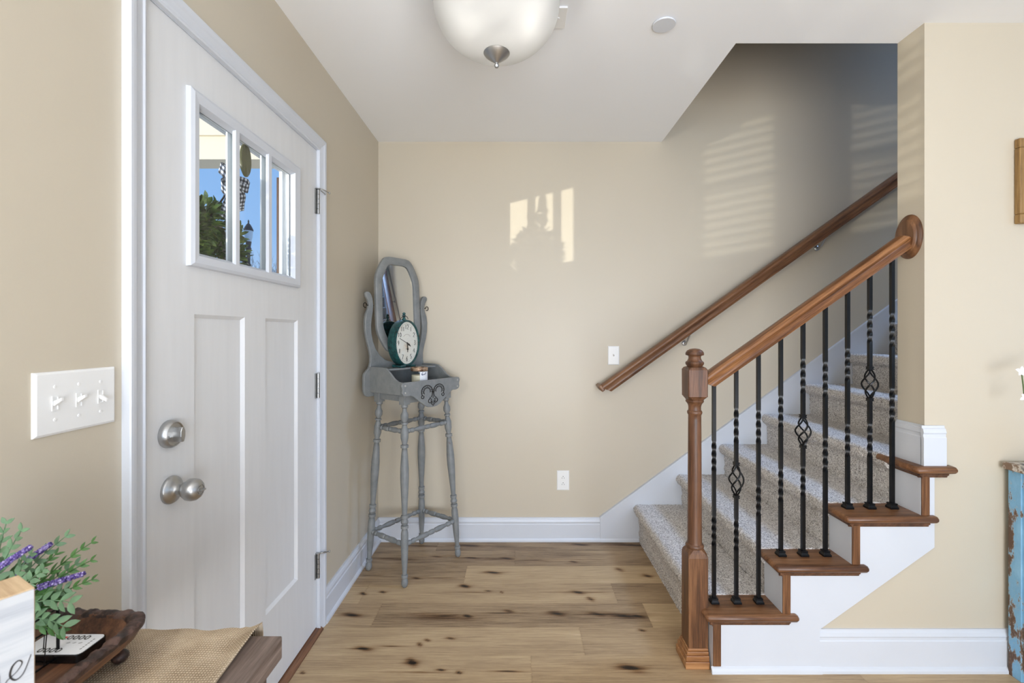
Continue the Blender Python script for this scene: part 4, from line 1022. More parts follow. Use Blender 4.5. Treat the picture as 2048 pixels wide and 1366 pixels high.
    obj('mirror_backing', MB().prism(o2, .0062, .011).xf(TM), M['iron2'], fr)
    # pivot screws with curled handles
    for s in (-1, 1):
        pts = [(s * .165, .130, 1.418), (s * .212, .130, 1.418)]
        for a in np.linspace(0, 1.7 * PI, 16): pts.append((s * (.222 + .010 * math.cos(a + PI)), .130 - .003, 1.418 + .012 * math.sin(a)))
        obj('pivot_screw', MB().tube(pts, .0022, 8), M['iron2'], r, smooth=60)
    return C, ang
WC, WANG = build_washstand()
WM = Matrix.Translation(WC) @ Matrix.Rotation(WANG, 4, 'Z')

# ------------------------------------------------------------------ clock on the washstand
DIG = {'1': [[(.5, 1), (.5, 0)]], '2': [[(.1, .8), (.3, 1), (.7, 1), (.9, .78), (.8, .5), (.1, 0), (.95, 0)]], '3': [[(.1, .95), (.6, 1), (.85, .8), (.45, .55), (.9, .3), (.6, 0), (.1, .05)]],
       '4': [[(.75, 0), (.75, 1), (.05, .35), (.95, .35)]], '5': [[(.85, 1), (.2, 1), (.15, .6), (.6, .62), (.9, .35), (.6, .02), (.1, .05)]], '6': [[(.8, 1), (.35, .75), (.1, .35), (.35, 0), (.7, 0), (.9, .3), (.65, .55), (.2, .45)]],
       '7': [[(.1, 1), (.9, 1), (.4, 0)]], '8': [[(.5, 1), (.2, .8), (.75, .35), (.5, 0), (.2, .3), (.8, .8), (.5, 1)]], '9': [[(.85, .6), (.5, .45), (.15, .7), (.4, 1), (.75, .95), (.85, .6), (.6, 0)]],
       '0': [[(.5, 1), (.15, .75), (.15, .25), (.5, 0), (.85, .25), (.85, .75), (.5, 1)]]}
def digits(mb, txt, cx, cy, w_, h_, wd, off, t3, rot=0):
    n = len(txt); tot = n * w_ * 1.15
    for i, ch in enumerate(txt):
        for st in DIG[ch]:
            pts = []
            for x, y in st:
                lx = -tot / 2 + i * w_ * 1.15 + x * w_; ly = (y - .5) * h_
                pts.append((cx + lx * math.cos(rot) - ly * math.sin(rot), cy + lx * math.sin(rot) + ly * math.cos(rot)))
            stroke(mb, pts, wd, off, t3)
def build_clock():
    base = WM @ Vector((-.022, .052, 1.0805))
    r = thing('table_clock', 'oval distressed teal table clock with cream face on the washstand shelf', 'clock', base, WANG + math.radians(7))
    # local: x right, -y front; oval 0.196 x 0.246
    a, b, d = .100, .127, .058; zc = .135
    def ov(sa, n=56): return [(sa[0] * math.cos(2 * PI * i / n), zc + sa[1] * math.sin(2 * PI * i / n)) for i in range(n)]
    lev = [((a - .014, b - .014), d / 2), ((a - .004, b - .004), d / 2), ((a, b), d / 2 - .005), ((a, b), -d / 2 + .006), ((a - .002, b - .002), -d / 2), ((a - .008, b - .008), -d / 2 - .001), ((a - .011, b - .011), -d / 2 + .008)]
    vs = []; n = 56
    for s, y in lev: vs += [(x, y, z) for x, z in ov(s)]
    fs = [tuple(range(n))]
    for k in range(len(lev) - 1):
        for i in range(n):
            j = (i + 1) % n; fs.append((k * n + i, k * n + j, (k + 1) * n + j, (k + 1) * n + i))
    obj('case', MB().add(vs, fs), M['teal'], r, smooth=40)
    yf = -d / 2 + .008
    face = obj('clock_face', MB().prism(ov((a - .010, b - .010)), yf, yf + .004), M['clockface'], r)
    t3 = lambda x, z, h_: (x, yf - h_, z + zc)
    nm = MB(); fa, fb_ = .066, .088
    for k in range(1, 13):
        th = PI / 2 - k * PI / 6
        x, z = fa * math.cos(th), fb_ * math.sin(th)
        digits(nm, str(k), x, z, .013, .024, .0028, .0008, t3, rot=0)
    for k in range(60):
        th = k * PI / 30; x, z = .082 * math.cos(th), .107 * math.sin(th)
        stroke(nm, [(x, z), (x * .965, z * .965)], .0009 if k % 5 else .002, .0005, t3)
    obj('numerals', nm, M['ink'], face)
    ft = MB()
    stroke(ft, [(-.028, .034), (-.014, .044), (0, .047), (.014, .044), (.028, .034)], .0012, .0004, t3)
    for q in range(7): stroke(ft, [(-.024 + q * .008, .037 + .008 * (1 - ((q - 3) / 3) ** 2)), (-.021 + q * .008, .041 + .008 * (1 - ((q - 3) / 3) ** 2))], .001, .0005, t3)
    for q in range(4): stroke(ft, [(-.012 + q * .007, -.036), (-.009 + q * .007, -.031)], .001, .0005, t3)
    obj('faded_print', ft, M['inklight'], face)
    hd = MB()
    stroke(hd, [(0, 0), (.006, -.03), (.004, -.052)], [.0035, .005, .0012], .003, t3)
    stroke(hd, [(0, 0), (.017, -.009), (.028, -.02)], [.0025, .0055, .0015], .0035, t3)
    for sx_, sz_ in ((.014, -.010), (.005, -.034)):
        stroke(hd, [(sx_ + .005 * math.cos(q), sz_ + .005 * math.sin(q)) for q in np.linspace(0, 2 * PI, 12)], .0014, .0035, t3)
    stroke(hd, [(.014, -.008), (-.060, .026)], [.0015, .0007], .0045, t3)
    hd.sphere((0, yf - .003, zc), (.004, .003, .004), 10, 6)
    obj('clock_hands', hd, M['ink'], face)
    obj('clock_glass', MB().prism(ov((a - .0105, b - .0105)), yf - .0062, yf - .0055), M['clearglass'], r)
    for s in (-1, 1):
        obj('foot', MB().tube([(s * .02, -d / 2 + .002, .009), (s * .034, -d / 2 - .0, .008), (s * .056, -d / 2 - .0, .008), (s * .06, -d / 2, .010)], [.006, .008, .008, .004], 12).tube([(s * .034, d / 2, .008), (s * .056, d / 2, .008)], .008, 12).box(s * .036, s * .054, -d / 2, d / 2, .003, .012), M['teal'], r, smooth=50)
    kn = obj('crown', MB().lathe([(.015, zc + b - .003), (.013, zc + b + .002), (.008, zc + b + .008), (.007, zc + b + .018), (.011, zc + b + .022), (.011, zc + b + .025), (.006, zc + b + .028), (.009, zc + b + .033), (.0085, zc + b + .038), (.004, zc + b + .042), (0, zc + b + .043)], 20), M['teal'], r, smooth=35)
    pts = [(.028 * math.sin(t) * 1.5, .004 * math.cos(t), zc + b + .012 - .0 + (.006 - .018 * abs(math.sin(t)))) for t in np.linspace(-PI / 2, PI / 2, 15)]
    obj('ring_handle', MB().tube([(-.034 + .0, .0, zc + b - .008), (-.030, -.006, zc + b + .010), (-.014, -.010, zc + b + .020), (0, -.010, zc + b + .0215), (.014, -.010, zc + b + .018), (.024, -.008, zc + b + .006)], .0016, 8), M['iron2'], kn, smooth=60)
build_clock()

def build_candle():
    p = WM @ Vector((-.020, -.068, .9655)); rr_ = .044; h = .118
    r = thing('jar_candle', 'glass jar candle with white and blue label in the washstand box', 'candle', p, WANG)
    obj('jar', MB().lathe([(rr_ - .003, 0), (rr_, .004), (rr_, h), (rr_ - .002, h + .001), (rr_ - .003, h - .002), (rr_ - .003, .006), (0, .006)], 40), M['clearglass'], r, smooth=40)
    obj('wax', MB().lathe([(0, .0065), (rr_ - .0035, .0065), (rr_ - .0035, .078), (0, .077)], 36), M['wax'], r, smooth=40)
    obj('rim_band', MB().lathe([(rr_ + .0005, h - .018), (rr_ + .002, h - .016), (rr_ + .002, h + .000), (rr_ + .0005, h + .002), (rr_ - .0035, h + .002), (rr_ - .0035, h - .018)], 40, cap=False), M['lid'], r, smooth=40)
    lb = MB(); vs = []; n = 20
    a0, a1 = math.radians(-128), math.radians(-28)
    for i in range(n + 1):
        a = a0 + (a1 - a0) * i / n
        for q, z in ((rr_ + .0006, .018), (rr_ + .0006, .098)): vs.append((q * math.cos(a), q * math.sin(a), z))
    nb = len(vs)
    for i in range(n + 1):
        a = a0 + (a1 - a0) * i / n
        for q, z in ((rr_ + .0001, .018), (rr_ + .0001, .098)): vs.append((q * math.cos(a), q * math.sin(a), z))
    fs = [(2 * i, 2 * i + 2, 2 * i + 3, 2 * i + 1) for i in range(n)] + [(nb + 2 * i, nb + 2 * i + 2, nb + 2 * i + 3, nb + 2 * i + 1) for i in range(n)]
    lo = obj('label', lb.add(vs, fs), M['label'], r)
    t3 = lambda s_, z, h_: ((rr_ + .0006 + h_) * math.cos(a0 + s_ / rr_), (rr_ + .0006 + h_) * math.sin(a0 + s_ / rr_), z)
    pr_ = MB(); rg = random.Random(4)
    for i in range(9):
        sx_ = .022 + rg.uniform(-.014, .014); z = .086 + rg.uniform(-.006, .006)
        stroke(pr_, [(sx_ - .003, z - .002), (sx_, z + .002), (sx_ + .003, z)], .003, .0004, t3)
    # four heavy strokes of lettering, unreadable in the photograph
    for i in range(5):
        stroke(pr_, [(.034 + i * .006, .030), (.0355 + i * .006, .040), (.038 + i * .006, .031)], .002, .0004, t3)
    for i in range(5): stroke(pr_, [(.066, .082 - i * .011), (.070, .083 - i * .011)], .0016, .0004, t3)
    obj('print', pr_, M['navy'], lo)
build_candle()

# ================================================================== console table group (near left)
TZ = .76
def build_console():
    r = thing('console_table', 'weathered grey-brown console table against the left wall', 'table', (-.62, .1, 0))
    x0, x1, y0, y1 = -.835, -.397, -.75, .776
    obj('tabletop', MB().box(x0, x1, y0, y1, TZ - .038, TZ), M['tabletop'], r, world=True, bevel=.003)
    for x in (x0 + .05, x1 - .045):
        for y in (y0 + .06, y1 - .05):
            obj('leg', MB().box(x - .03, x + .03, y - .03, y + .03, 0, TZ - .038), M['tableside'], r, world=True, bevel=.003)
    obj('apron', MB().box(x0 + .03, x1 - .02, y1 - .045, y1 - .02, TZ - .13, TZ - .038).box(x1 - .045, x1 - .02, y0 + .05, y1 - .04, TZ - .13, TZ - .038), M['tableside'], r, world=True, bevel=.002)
build_console()
def build_runner():
    # burlap runner over the far end of the table
    xa, xb = -.822, -.432; ye = .776; nx, ny = 60, 80; rng = np.random.RandomState(8)
    V = []; xs = np.linspace(0, 1, nx + 1)
    ph = rng.uniform(0, 6, 4)
    for j in range(ny + 1):
        s = j / ny * 1.50                    # arclength from near end
        for i, t in enumerate(xs):
            x = xa + (xb - xa) * t + (.008 * math.sin(s * 3))
            lift = .0035 * (math.sin(t * 26 + ph[0]) * .5 + .5) * max(0, (s - 1.20) / .12 if s < 1.32 else 1)
            if s < 1.32:
                y = -.55 + s + .004; z = TZ + .0035 + lift
                if t > .93 and s > 1.2: z += .012 * (t - .93) / .07 * (s - 1.2) / .12
            else:
                q = (s - 1.32); a = min(q / .012, PI / 2)
                y = ye + .004 + .008 * math.sin(a) + .004 * math.sin(t * 30) + (.006 if t > .9 else 0); z = TZ + .0035 + lift - .010 * (1 - math.cos(a)) - max(0, q - .018)
                if t > .93: z += .012 * (t - .93) / .07
            V.append((x, y, z))
    Fc = []
    for j in range(ny):
        for i in range(nx):
            b = j * (nx + 1) + i; Fc.append((b, b + 1, b + nx + 2, b + nx + 1))
    o = obj('table_runner', MB().add(V, Fc), M['burlap'], smooth=60)
    m_ = o.modifiers.new('thick', 'SOLIDIFY'); m_.thickness = .002; m_.offset = 1
    tag(o, 'natural burlap runner with ruffled end lying on the console table', 'table runner')
build_runner()

TA = 0.
TC = Vector((-.572, .742, 0))                    # far right corner of the tray rim
EU = Vector((-1, 0, 0)); EV = Vector((0, -1, 0))
def build_tray():
    W, L = .25, .285
    cen = TC + EU * W / 2 + EV * L / 2
    r = thing('serving_tray', 'dark rustic carved wooden tray with ball feet on the runner', 'tray', (cen.x, cen.y, TZ + .006), TA)
    # local: x across, y along; z up from the runner
    zb = .018; zr = .058; nA = 96; rng = random.Random(6)
    def rr(hw, hl, c, a):
        # rounded rectangle by superellipse
        e_ = 5.0; ca, sa = math.cos(a), math.sin(a)
        k = (abs(ca) ** e_ + abs(sa) ** e_) ** (-1 / e_)
        return hw * k * ca, hl * k * sa
    wob = [rng.uniform(-1, 1) for _ in range(nA)]
    wob = [(wob[i] + wob[i - 1] + wob[(i + 1) % nA]) / 3 for i in range(nA)]
    levels = [(.042, zb + .002, 0), (.024, zb + .007, 0), (.006, zb + .022, .2), (0, zr - .004, .6), (.002, zr, 1), (.014, zr + .001, 1), (.017, zr - .003, .8), (.026, zb + .018, .2), (.036, zb + .011, 0)]
    vs = []
    for ins, z, kk in levels:
        for i in range(nA):
            a = 2 * PI * i / nA; x, y = rr(W / 2 - ins, L / 2 - ins, 0, a)
            dip = .006 * math.sin(3 * a + 1) * kk * (.5)
            vs.append((x + .0012 * wob[i] * kk, y + .0012 * wob[(i * 7) % nA] * kk, z + kk * .0022 * wob[i] + dip * .5))
    fs = []
    for k in range(len(levels) - 1):
        for i in range(nA):
            j = (i + 1) % nA; fs.append((k * nA + i, k * nA + j, (k + 1) * nA + j, (k + 1) * nA + i))
    fs.append(tuple(range(nA))); fs.append(tuple((len(levels) - 1) * nA + i for i in range(nA)))
    body = obj('tray_body', MB().add(vs, fs), M['tray'], r, smooth=50)
    # charred carved rim: chain of shallow scallops on top of the wall
    rm = MB(); vs = []; n2 = 220
    for (ins, dz) in ((-.001, -.006), (-.0015, .001), (.003, .004), (.010, .005), (.016, .0015), (.018, -.006)):
        for i in range(n2):
            a = 2 * PI * i / n2; x, y = rr(W / 2 - ins, L / 2 - ins, 0, a)
            sc = .5 + .5 * wob[(i * nA // n2) % nA] + .3 * math.sin(i * .9); nz_ = .0010 * math.sin(i * 2.3) + .0007 * math.sin(i * 5.1)
            vs.append((x, y, zr + dz + (.0035 * sc - .002 + nz_ if dz > -.003 else 0) + .003 * math.sin(3 * a + 1)))
    fs = []
    for k in range(5):
        for i in range(n2):
            j = (i + 1) % n2; fs.append((k * n2 + i, k * n2 + j, (k + 1) * n2 + j, (k + 1) * n2 + i))
    obj('carved_rim', rm.add(vs, fs), M['traydark'], r, smooth=50)
    for sx_ in (-1, 1):
        for sy_ in (-1, 1):
            obj('foot', MB().sphere((sx_ * (W / 2 - .035), sy_ * (L / 2 - .04), .0105), (.011, .011, .0095), 18, 12), M['traydark'], r, smooth=60)
    return cen, zb + .011 + TZ + .006
TCEN, TFLOOR = build_tray()

def px2(u, v, z):
    Y = (EYE - z) * F / (v - VC); return ((u - UC) * Y / F, Y)
def build_card():
    zt_ = TFLOOR + .0135
    a = px2(215, 1269, zt_); b = px2(160, 1308, zt_)
    w_, l_ = .094, a[1] - b[1] + .004
    r = thing('number_tile', 'small white tile with black rounded body and printed numbers lying in the tray', 'tile', (a[0] - w_ / 2, (a[1] + b[1]) / 2, TFLOOR + .0005), 0)
    def rrect(hw, hl, c, n=6):
        o_ = []
        for cx, cy, a0 in ((hw - c, hl - c, 0), (-hw + c, hl - c, 90), (-hw + c, -hl + c, 180), (hw - c, -hl + c, 270)):
            for i in range(n + 1):
                t = math.radians(a0 + 90 * i / n); o_.append((cx + c * math.cos(t), cy + c * math.sin(t)))
        return o_
    obj('tile_body', MB().prism(rrect(w_ / 2, l_ / 2, .008), 0, .0125, 'XY'), M['screen'], r, bevel=.001)
    fc = obj('tile_face', MB().prism(rrect(w_ / 2 - .0015, l_ / 2 - .0015, .007), .0125, .0132, 'XY'), M['label'], r)
    pr_ = MB(); t3 = lambda x, y, h_: (x, y, .0132 + h_)
    digits(pr_, '0000', .010, .014, .0075, .0085, .0018, .0003, t3, rot=PI)
    digits(pr_, '0000', -.006, -.014, .0075, .0085, .0018, .0003, t3, rot=PI)
    for q in range(3): stroke(pr_, [(.004 + q * .009, .004 - .003), (.008 + q * .009, .006 - .003)], .0005, .0003, t3)
    for q in range(6): stroke(pr_, [(.036, -.012 + q * .0042), (.0375, -.010 + q * .0042)], .0009, .0003, t3)
    obj('print', pr_, M['ink'], fc)
    rd = MB(); stroke(rd, [(-.010, .012), (-.010, .016)], .006, .0003, t3)
    obj('red_mark', rd, mat('red_print', (206, 60, 52), .6), fc)
build_card()

def build_block():
    zt_ = 1.032; a = (-.4507, .430); ang = math.atan2(-.027, -.015)      # direction of the face towards the viewer's left
    dx, dy = -.49, -.872; nx, ny = .872, -.49                          # along face, outward normal
    Lb, Tk, H = .118, .047, zt_ - TZ - .0062
    r = thing('wooden_block_sign', 'thick wooden block sign with whitewashed face and dark script', 'sign', (a[0] - nx * Tk / 2 + dx * Lb / 2, a[1] - ny * Tk / 2 + dy * Lb / 2, TZ + .0062), math.atan2(-dy, -dx))
    # local x along the face towards far end (+), local -y = outward normal
    ob = obj('block', MB().box(-Lb / 2, Lb / 2, -Tk / 2 + .0015, Tk / 2, 0, H), M['blockwood'], r, bevel=.001)
    fc = obj('painted_face', MB().box(-Lb / 2 + .0012, Lb / 2 - .0012, -Tk / 2, -Tk / 2 + .0016, .001, H - .001), M['signwhite'], r)
    t3 = lambda x, z, h_: (x, -Tk / 2 - h_, z)
    s_ = MB(); zb = .187; k = .42
    def curve(pts, wds):
        P = [Vector((p[0], p[1], 0)) for p in pts]; out = []; ws = []
        for i in range(len(P) - 1):
            p0 = P[max(0, i - 1)]; p1 = P[i]; p2 = P[i + 1]; p3 = P[min(len(P) - 1, i + 2)]
            for q in range(8):
                t = q / 8; v = .5 * ((2 * p1) + (-p0 + p2) * t + (2 * p0 - 5 * p1 + 4 * p2 - p3) * t * t + (-p0 + 3 * p1 - 3 * p2 + p3) * t ** 3)
                out.append((v.x, v.y)); ws.append(wds[i] * (1 - t) + wds[i + 1] * t)
        out.append((P[-1].x, P[-1].y)); ws.append(wds[-1]); stroke(s_, out, ws, .0004, t3)
    X0 = Lb / 2
    e = [(-.040, .010), (-.026, .020), (-.018, .034), (-.024, .042), (-.033, .034), (-.036, .016), (-.028, .003), (-.016, .010), (-.004, .044)]
    curve([(X0 + x * k - .0015, zb + z * k) for x, z in e], [.0006, .0005, .0008, .001, .0014, .0014, .0012, .0007, .0005])
    m_ = [(-.094, .0), (-.090, .030), (-.086, .036), (-.083, .024), (-.082, .0), (-.078, .024), (-.071, .036), (-.068, .028), (-.067, 0), (-.063, .024), (-.056, .036), (-.053, .026), (-.052, .006), (-.046, .002), (-.040, .010)]
    curve([(X0 + x * k - .0015, zb + z * k) for x, z in m_], [w__ * .5 for w__ in (.0012, .002, .0016, .003, .0026, .001, .0016, .003, .0026, .001, .0016, .003, .0024, .0014, .0012)])
    obj('script', s_, M['ink'], fc)
build_block()

def leaf(mb, p, d, L, W, nrm):
    p, d, nrm = Vector(p), Vector(d).normalized(), Vector(nrm); s = d.cross(nrm)
    if s.length < 1e-4: s = d.orthogonal()
    s.normalize(); nn = s.cross(d).normalized(); pts = []
    prof = [(0, .05), (.25, .8), (.5, 1), (.75, .72), (1, .02)]
    vs = []
    for t, w_ in prof:
        c = p + d * L * t + nn * (.16 * L * t * t) * -1
        vs += [c + s * W / 2 * w_ + nn * W * .12 * w_, c, c - s * W / 2 * w_ + nn * W * .12 * w_]
    th = nn * .0006
    n = len(vs); vs = vs + [v - th for v in vs]; fs = []
    for i in range(4):
        for k in (0, 1):
            a = 3 * i + k; fs.append((a, a + 1, a + 4, a + 3)); fs.append((n + a, n + a + 3, n + a + 4, n + a + 1))
        fs.append((3 * i, 3 * i + 3, n + 3 * i + 3, n + 3 * i)); fs.append((3 * i + 2, n + 3 * i + 2, n + 3 * i + 5, 3 * i + 5))
    mb.add(vs, fs)
def build_plant():
    # wire caddy
    X0, X1, Y0, Y1 = -.805, -.672, .592, .672; z0 = TFLOOR + .001; z1 = z0 + .072
    tag_ = thing('wire_basket', 'small black wire basket standing in the wooden tray', 'basket', ((X0 + X1) / 2, (Y0 + Y1) / 2, z0))
    mb = MB(); w_ = .0016
    for z in (z0 + w_, z0 + .048, z1):
        mb.tube([(X0, Y0, z), (X1, Y0, z), (X1, Y1, z), (X0, Y1, z)], w_, 6, closed=True)
    for x, y in ((X0, Y0), (X1, Y0), (X1, Y1), (X0, Y1)): mb.tube([(x, y, z0), (x, y, z1)], w_ * 1.3, 6)
    wm = obj('wire_frame', mb, M['iron'], tag_, world=True)
    mb = MB()
    for s in np.linspace(0, 1, 7)[1:-1]:
        for y in (Y0, Y1): mb.tube([(X0 + (X1 - X0) * s, y, z0), (X0 + (X1 - X0) * (s + .04), y, z1)], .0007, 5)
    for s in np.linspace(0, 1, 5)[1:-1]:
        mb.tube([(X1, Y0 + (Y1 - Y0) * s, z0), (X1, Y0 + (Y1 - Y0) * (s + .08), z1)], .0007, 5)
    for s in np.linspace(0, 1, 6): mb.tube([(X0, Y0 + (Y1 - Y0) * s, z0 + .001), (X1, Y0 + (Y1 - Y0) * s, z0 + .001)], .0008, 5)
    obj('thin_wires', mb, M['iron'], tag_, world=True)
    # artificial greenery and lavender
    base = Vector((-.745, .635, z0 + .03))
    r = thing('lavender_bunch', 'artificial sage greenery with purple lavender sprigs in the wire basket', 'plant', base)
    rng = random.Random(12)
    def P(u, v, Y): return Vector(((u - UC) * Y / F, Y, EYE - (v - VC) * Y / F))
    stems = [((182, 1086), .69, 'B'), ((180, 1122), .68, 'B'), ((182, 1160), .67, 'B'), ((130, 1074), .69, 'A'), ((42, 1062), .64, 'A'), ((12, 1048), .65, 'A'), ((-30, 1055), .66, 'B'), ((100, 1190), .655, 'B'), ((138, 1205), .65, 'A'), ((126, 1252), .645, 'A'), ((60, 1110), .64, 'A'), ((-20, 1090), .64, 'A'),
             ((85, 1140), .63, 'A'), ((150, 1130), .69, 'A'), ((128, 1178), .66, 'A'), ((110, 1110), .68, 'B'), ((-60, 1110), .66, 'B'), ((40, 1130), .66, 'B'), ((112, 1262), .65, 'B'), ((95, 1245), .655, 'A')]
    for i, ((u, v), Y, k) in enumerate(stems):
        tip = P(u, v, Y); b = base + Vector((rng.uniform(-.02, .02), rng.uniform(-.015, .015), 0)); mid = (b + tip) / 2 + Vector((-.01, 0, .022 if v < 1180 else .05))
        pts = [b * (1 - t) ** 2 + mid * 2 * t * (1 - t) + tip * t * t for t in np.linspace(0, 1, 12)]
        mb = MB().tube(pts, [.0013 - .0006 * t for t in np.linspace(0, 1, 12)], 6)
        for j in range(3, 12):
            d = (pts[min(11, j + 1)] - pts[j - 1]).normalized()
            sz = 1.0 - .55 * (j / 11) if v < 1180 else .7
            for s in (-1, 1):
                side = d.cross(Vector((rng.uniform(-.4, .4), -1, rng.uniform(-.2, .4)))).normalized() * s
                if k == 'A': leaf(mb, pts[j], d * .9 + side * .8 + Vector((0, rng.uniform(-.4, .4), 0)), .026 * sz, .0125 * sz, Vector((rng.uniform(-.5, .5), -1, .4)))
                else: leaf(mb, pts[j], d * 1.1 + side * .6 + Vector((0, rng.uniform(-.3, .3), 0)), .024 * sz, .0085 * sz, Vector((rng.uniform(-.5, .5), -1, .6)))
        o = obj('leafy_stem', mb, M['leafA'] if k == 'A' else M['leafB'], r, smooth=60, world=True)
    for (ua, va), (ub, vb), Y in [((-4, 1136), (61, 1094), .62), ((52, 1122), (100, 1089), .66), ((80, 1174), (166, 1148), .65), ((-50, 1150), (-10, 1100), .62)]:
        a, b = P(ua, va, Y), P(ub, vb, Y + .01); mb = MB(); n = 16
        mb.tube([base, (base + a) / 2 + Vector((0, 0, .02)), a, b], .0009, 6)
        for i in range(n):
            c = a + (b - a) * i / (n - 1)
            for q in range(5):
                an = q * 2 * PI / 5 + i; ax = (b - a).normalized(); s1 = ax.orthogonal().normalized(); s2 = ax.cross(s1)
                off = (s1 * math.cos(an) + s2 * math.sin(an)) * .0032 * (1.0 - .35 * i / n)
                mb.sphere(tuple(c + off + ax * rng.uniform(-.001, .001)), .0019, 6, 4)
        obj('lavender_sprig', mb, M['lav'], r, smooth=60, world=True)
build_plant()

# ================================================================== right side: cabinet, orchid, plaque
def build_cabinet():
    x0, y1 = 1.827, 1.715; y0 = 1.30; x1 = 3.0; zt_ = .79
    r = thing('painted_cabinet', 'distressed blue painted wooden cabinet against the right wall', 'cabinet', (x0, y0, 0))
    obj('cabinet_top', MB().box(x0 - .018, x1 + .018, y0 - .018, y1 + .004, zt_ - .026, zt_), M['topmix'], r, world=True, bevel=.003)
    # side: post, panel; open beneath
    for y in (y0 + .0225, y1 - .0225): obj('leg', MB().box(x0, x0 + .045, y - .0225, y + .0225, 0, zt_ - .026), M['blue'], r, world=True, bevel=.002)
    for y in (y0 + .0225, y1 - .0225): obj('leg', MB().box(x1 - .045, x1, y - .0225, y + .0225, 0, zt_ - .026), M['blue'], r, world=True, bevel=.002)
    for xx in (x0 + .004, x1 - .022): obj('side_panel', MB().box(xx, xx + .018, y0 + .045, y1 - .045, .115, zt_ - .026), M['blue'], r, world=True)
    obj('front_panel', MB().box(x0 + .045, x1 - .045, y0 + .004, y0 + .022, .115, zt_ - .026), M['blue'], r, world=True)
    obj('bottom_board', MB().box(x0 + .01, x1 - .01, y0 + .03, y1 - .03, .115, .13), M['black'], r, world=True)
build_cabinet()
def build_orchid():
    p = Vector((2.02, 1.56, .7905))
    r = thing('orchid', 'white orchid blooms arching in from the right above the blue cabinet', 'flower', p)
    obj('pot', MB().lathe([(.04, 0), (.052, .03), (.058, .09), (.055, .13), (.05, .13), (.048, .09), (0, .09)], 30, Matrix.Translation(p)), M['vase'], r, smooth=40, world=True)
    def P(u, v, Y): return Vector(((u - UC) * Y / F, Y, EYE - (v - VC) * Y / F))
    A = P(2041, 742, 1.62); B = P(2048, 794, 1.62); D = P(2085, 735, 1.60)
    st = MB().tube([p + Vector((0, 0, .08)), p + Vector((.01, 0, .30)), p + Vector((-.04, .03, .42)), D + Vector((.01, 0, .01)), A + Vector((.01, .006, 0)), B + Vector((.008, .006, 0))], .0022, 7)
    for a in range(4):
        leaf(st, p + Vector((0, 0, .085)), Vector((math.cos(a * 1.7 + 2.6) * .5, math.sin(a * 1.7) * .2, .8)), .11, .035, Vector((0, -1, .3)))
    obj('stem', st, M['stem'], r, smooth=60, world=True)
    for c, sc_, rot in ((A, .030, .3), (B, .028, 1.2), (D, .032, .8)):
        mb = MB()
        for q in range(5):
            a = rot + q * 2 * PI / 5; leaf(mb, c, Vector((math.cos(a), -.45 if q % 2 else -.2, math.sin(a))), sc_ * .62, sc_ * .44, Vector((0, -1, .1)))
        mb.sphere(tuple(c + Vector((0, -.002, 0))), sc_ * .12, 8, 6)
        obj('bloom', mb, M['orchid'], r, smooth=60, world=True)
build_orchid()
px_ = (2040.5 - UC) / F * 1.712
pz0, pz1 = EYE - (446 - VC) * 1.712 / F, EYE - (275 - VC) * 1.712 / F
r = thing('wall_plaque', 'wooden framed plaque hanging on the right wall above the cabinet', 'picture', (px_, 1.72, pz0))
mb = MB(); holed(mb, px_, px_ + .62, pz0, pz1, [(px_ + .035, px_ + .585, pz0 + .035, pz1 - .035)], 1.712, YW - .001, 'X')
obj('frame', mb, M['goldwood'], r, world=True, bevel=.004)
obj('board', MB().box(px_ + .03, px_ + .59, 1.722, YW - .002, pz0 + .03, pz1 - .03), M['signwhite'], r, world=True)

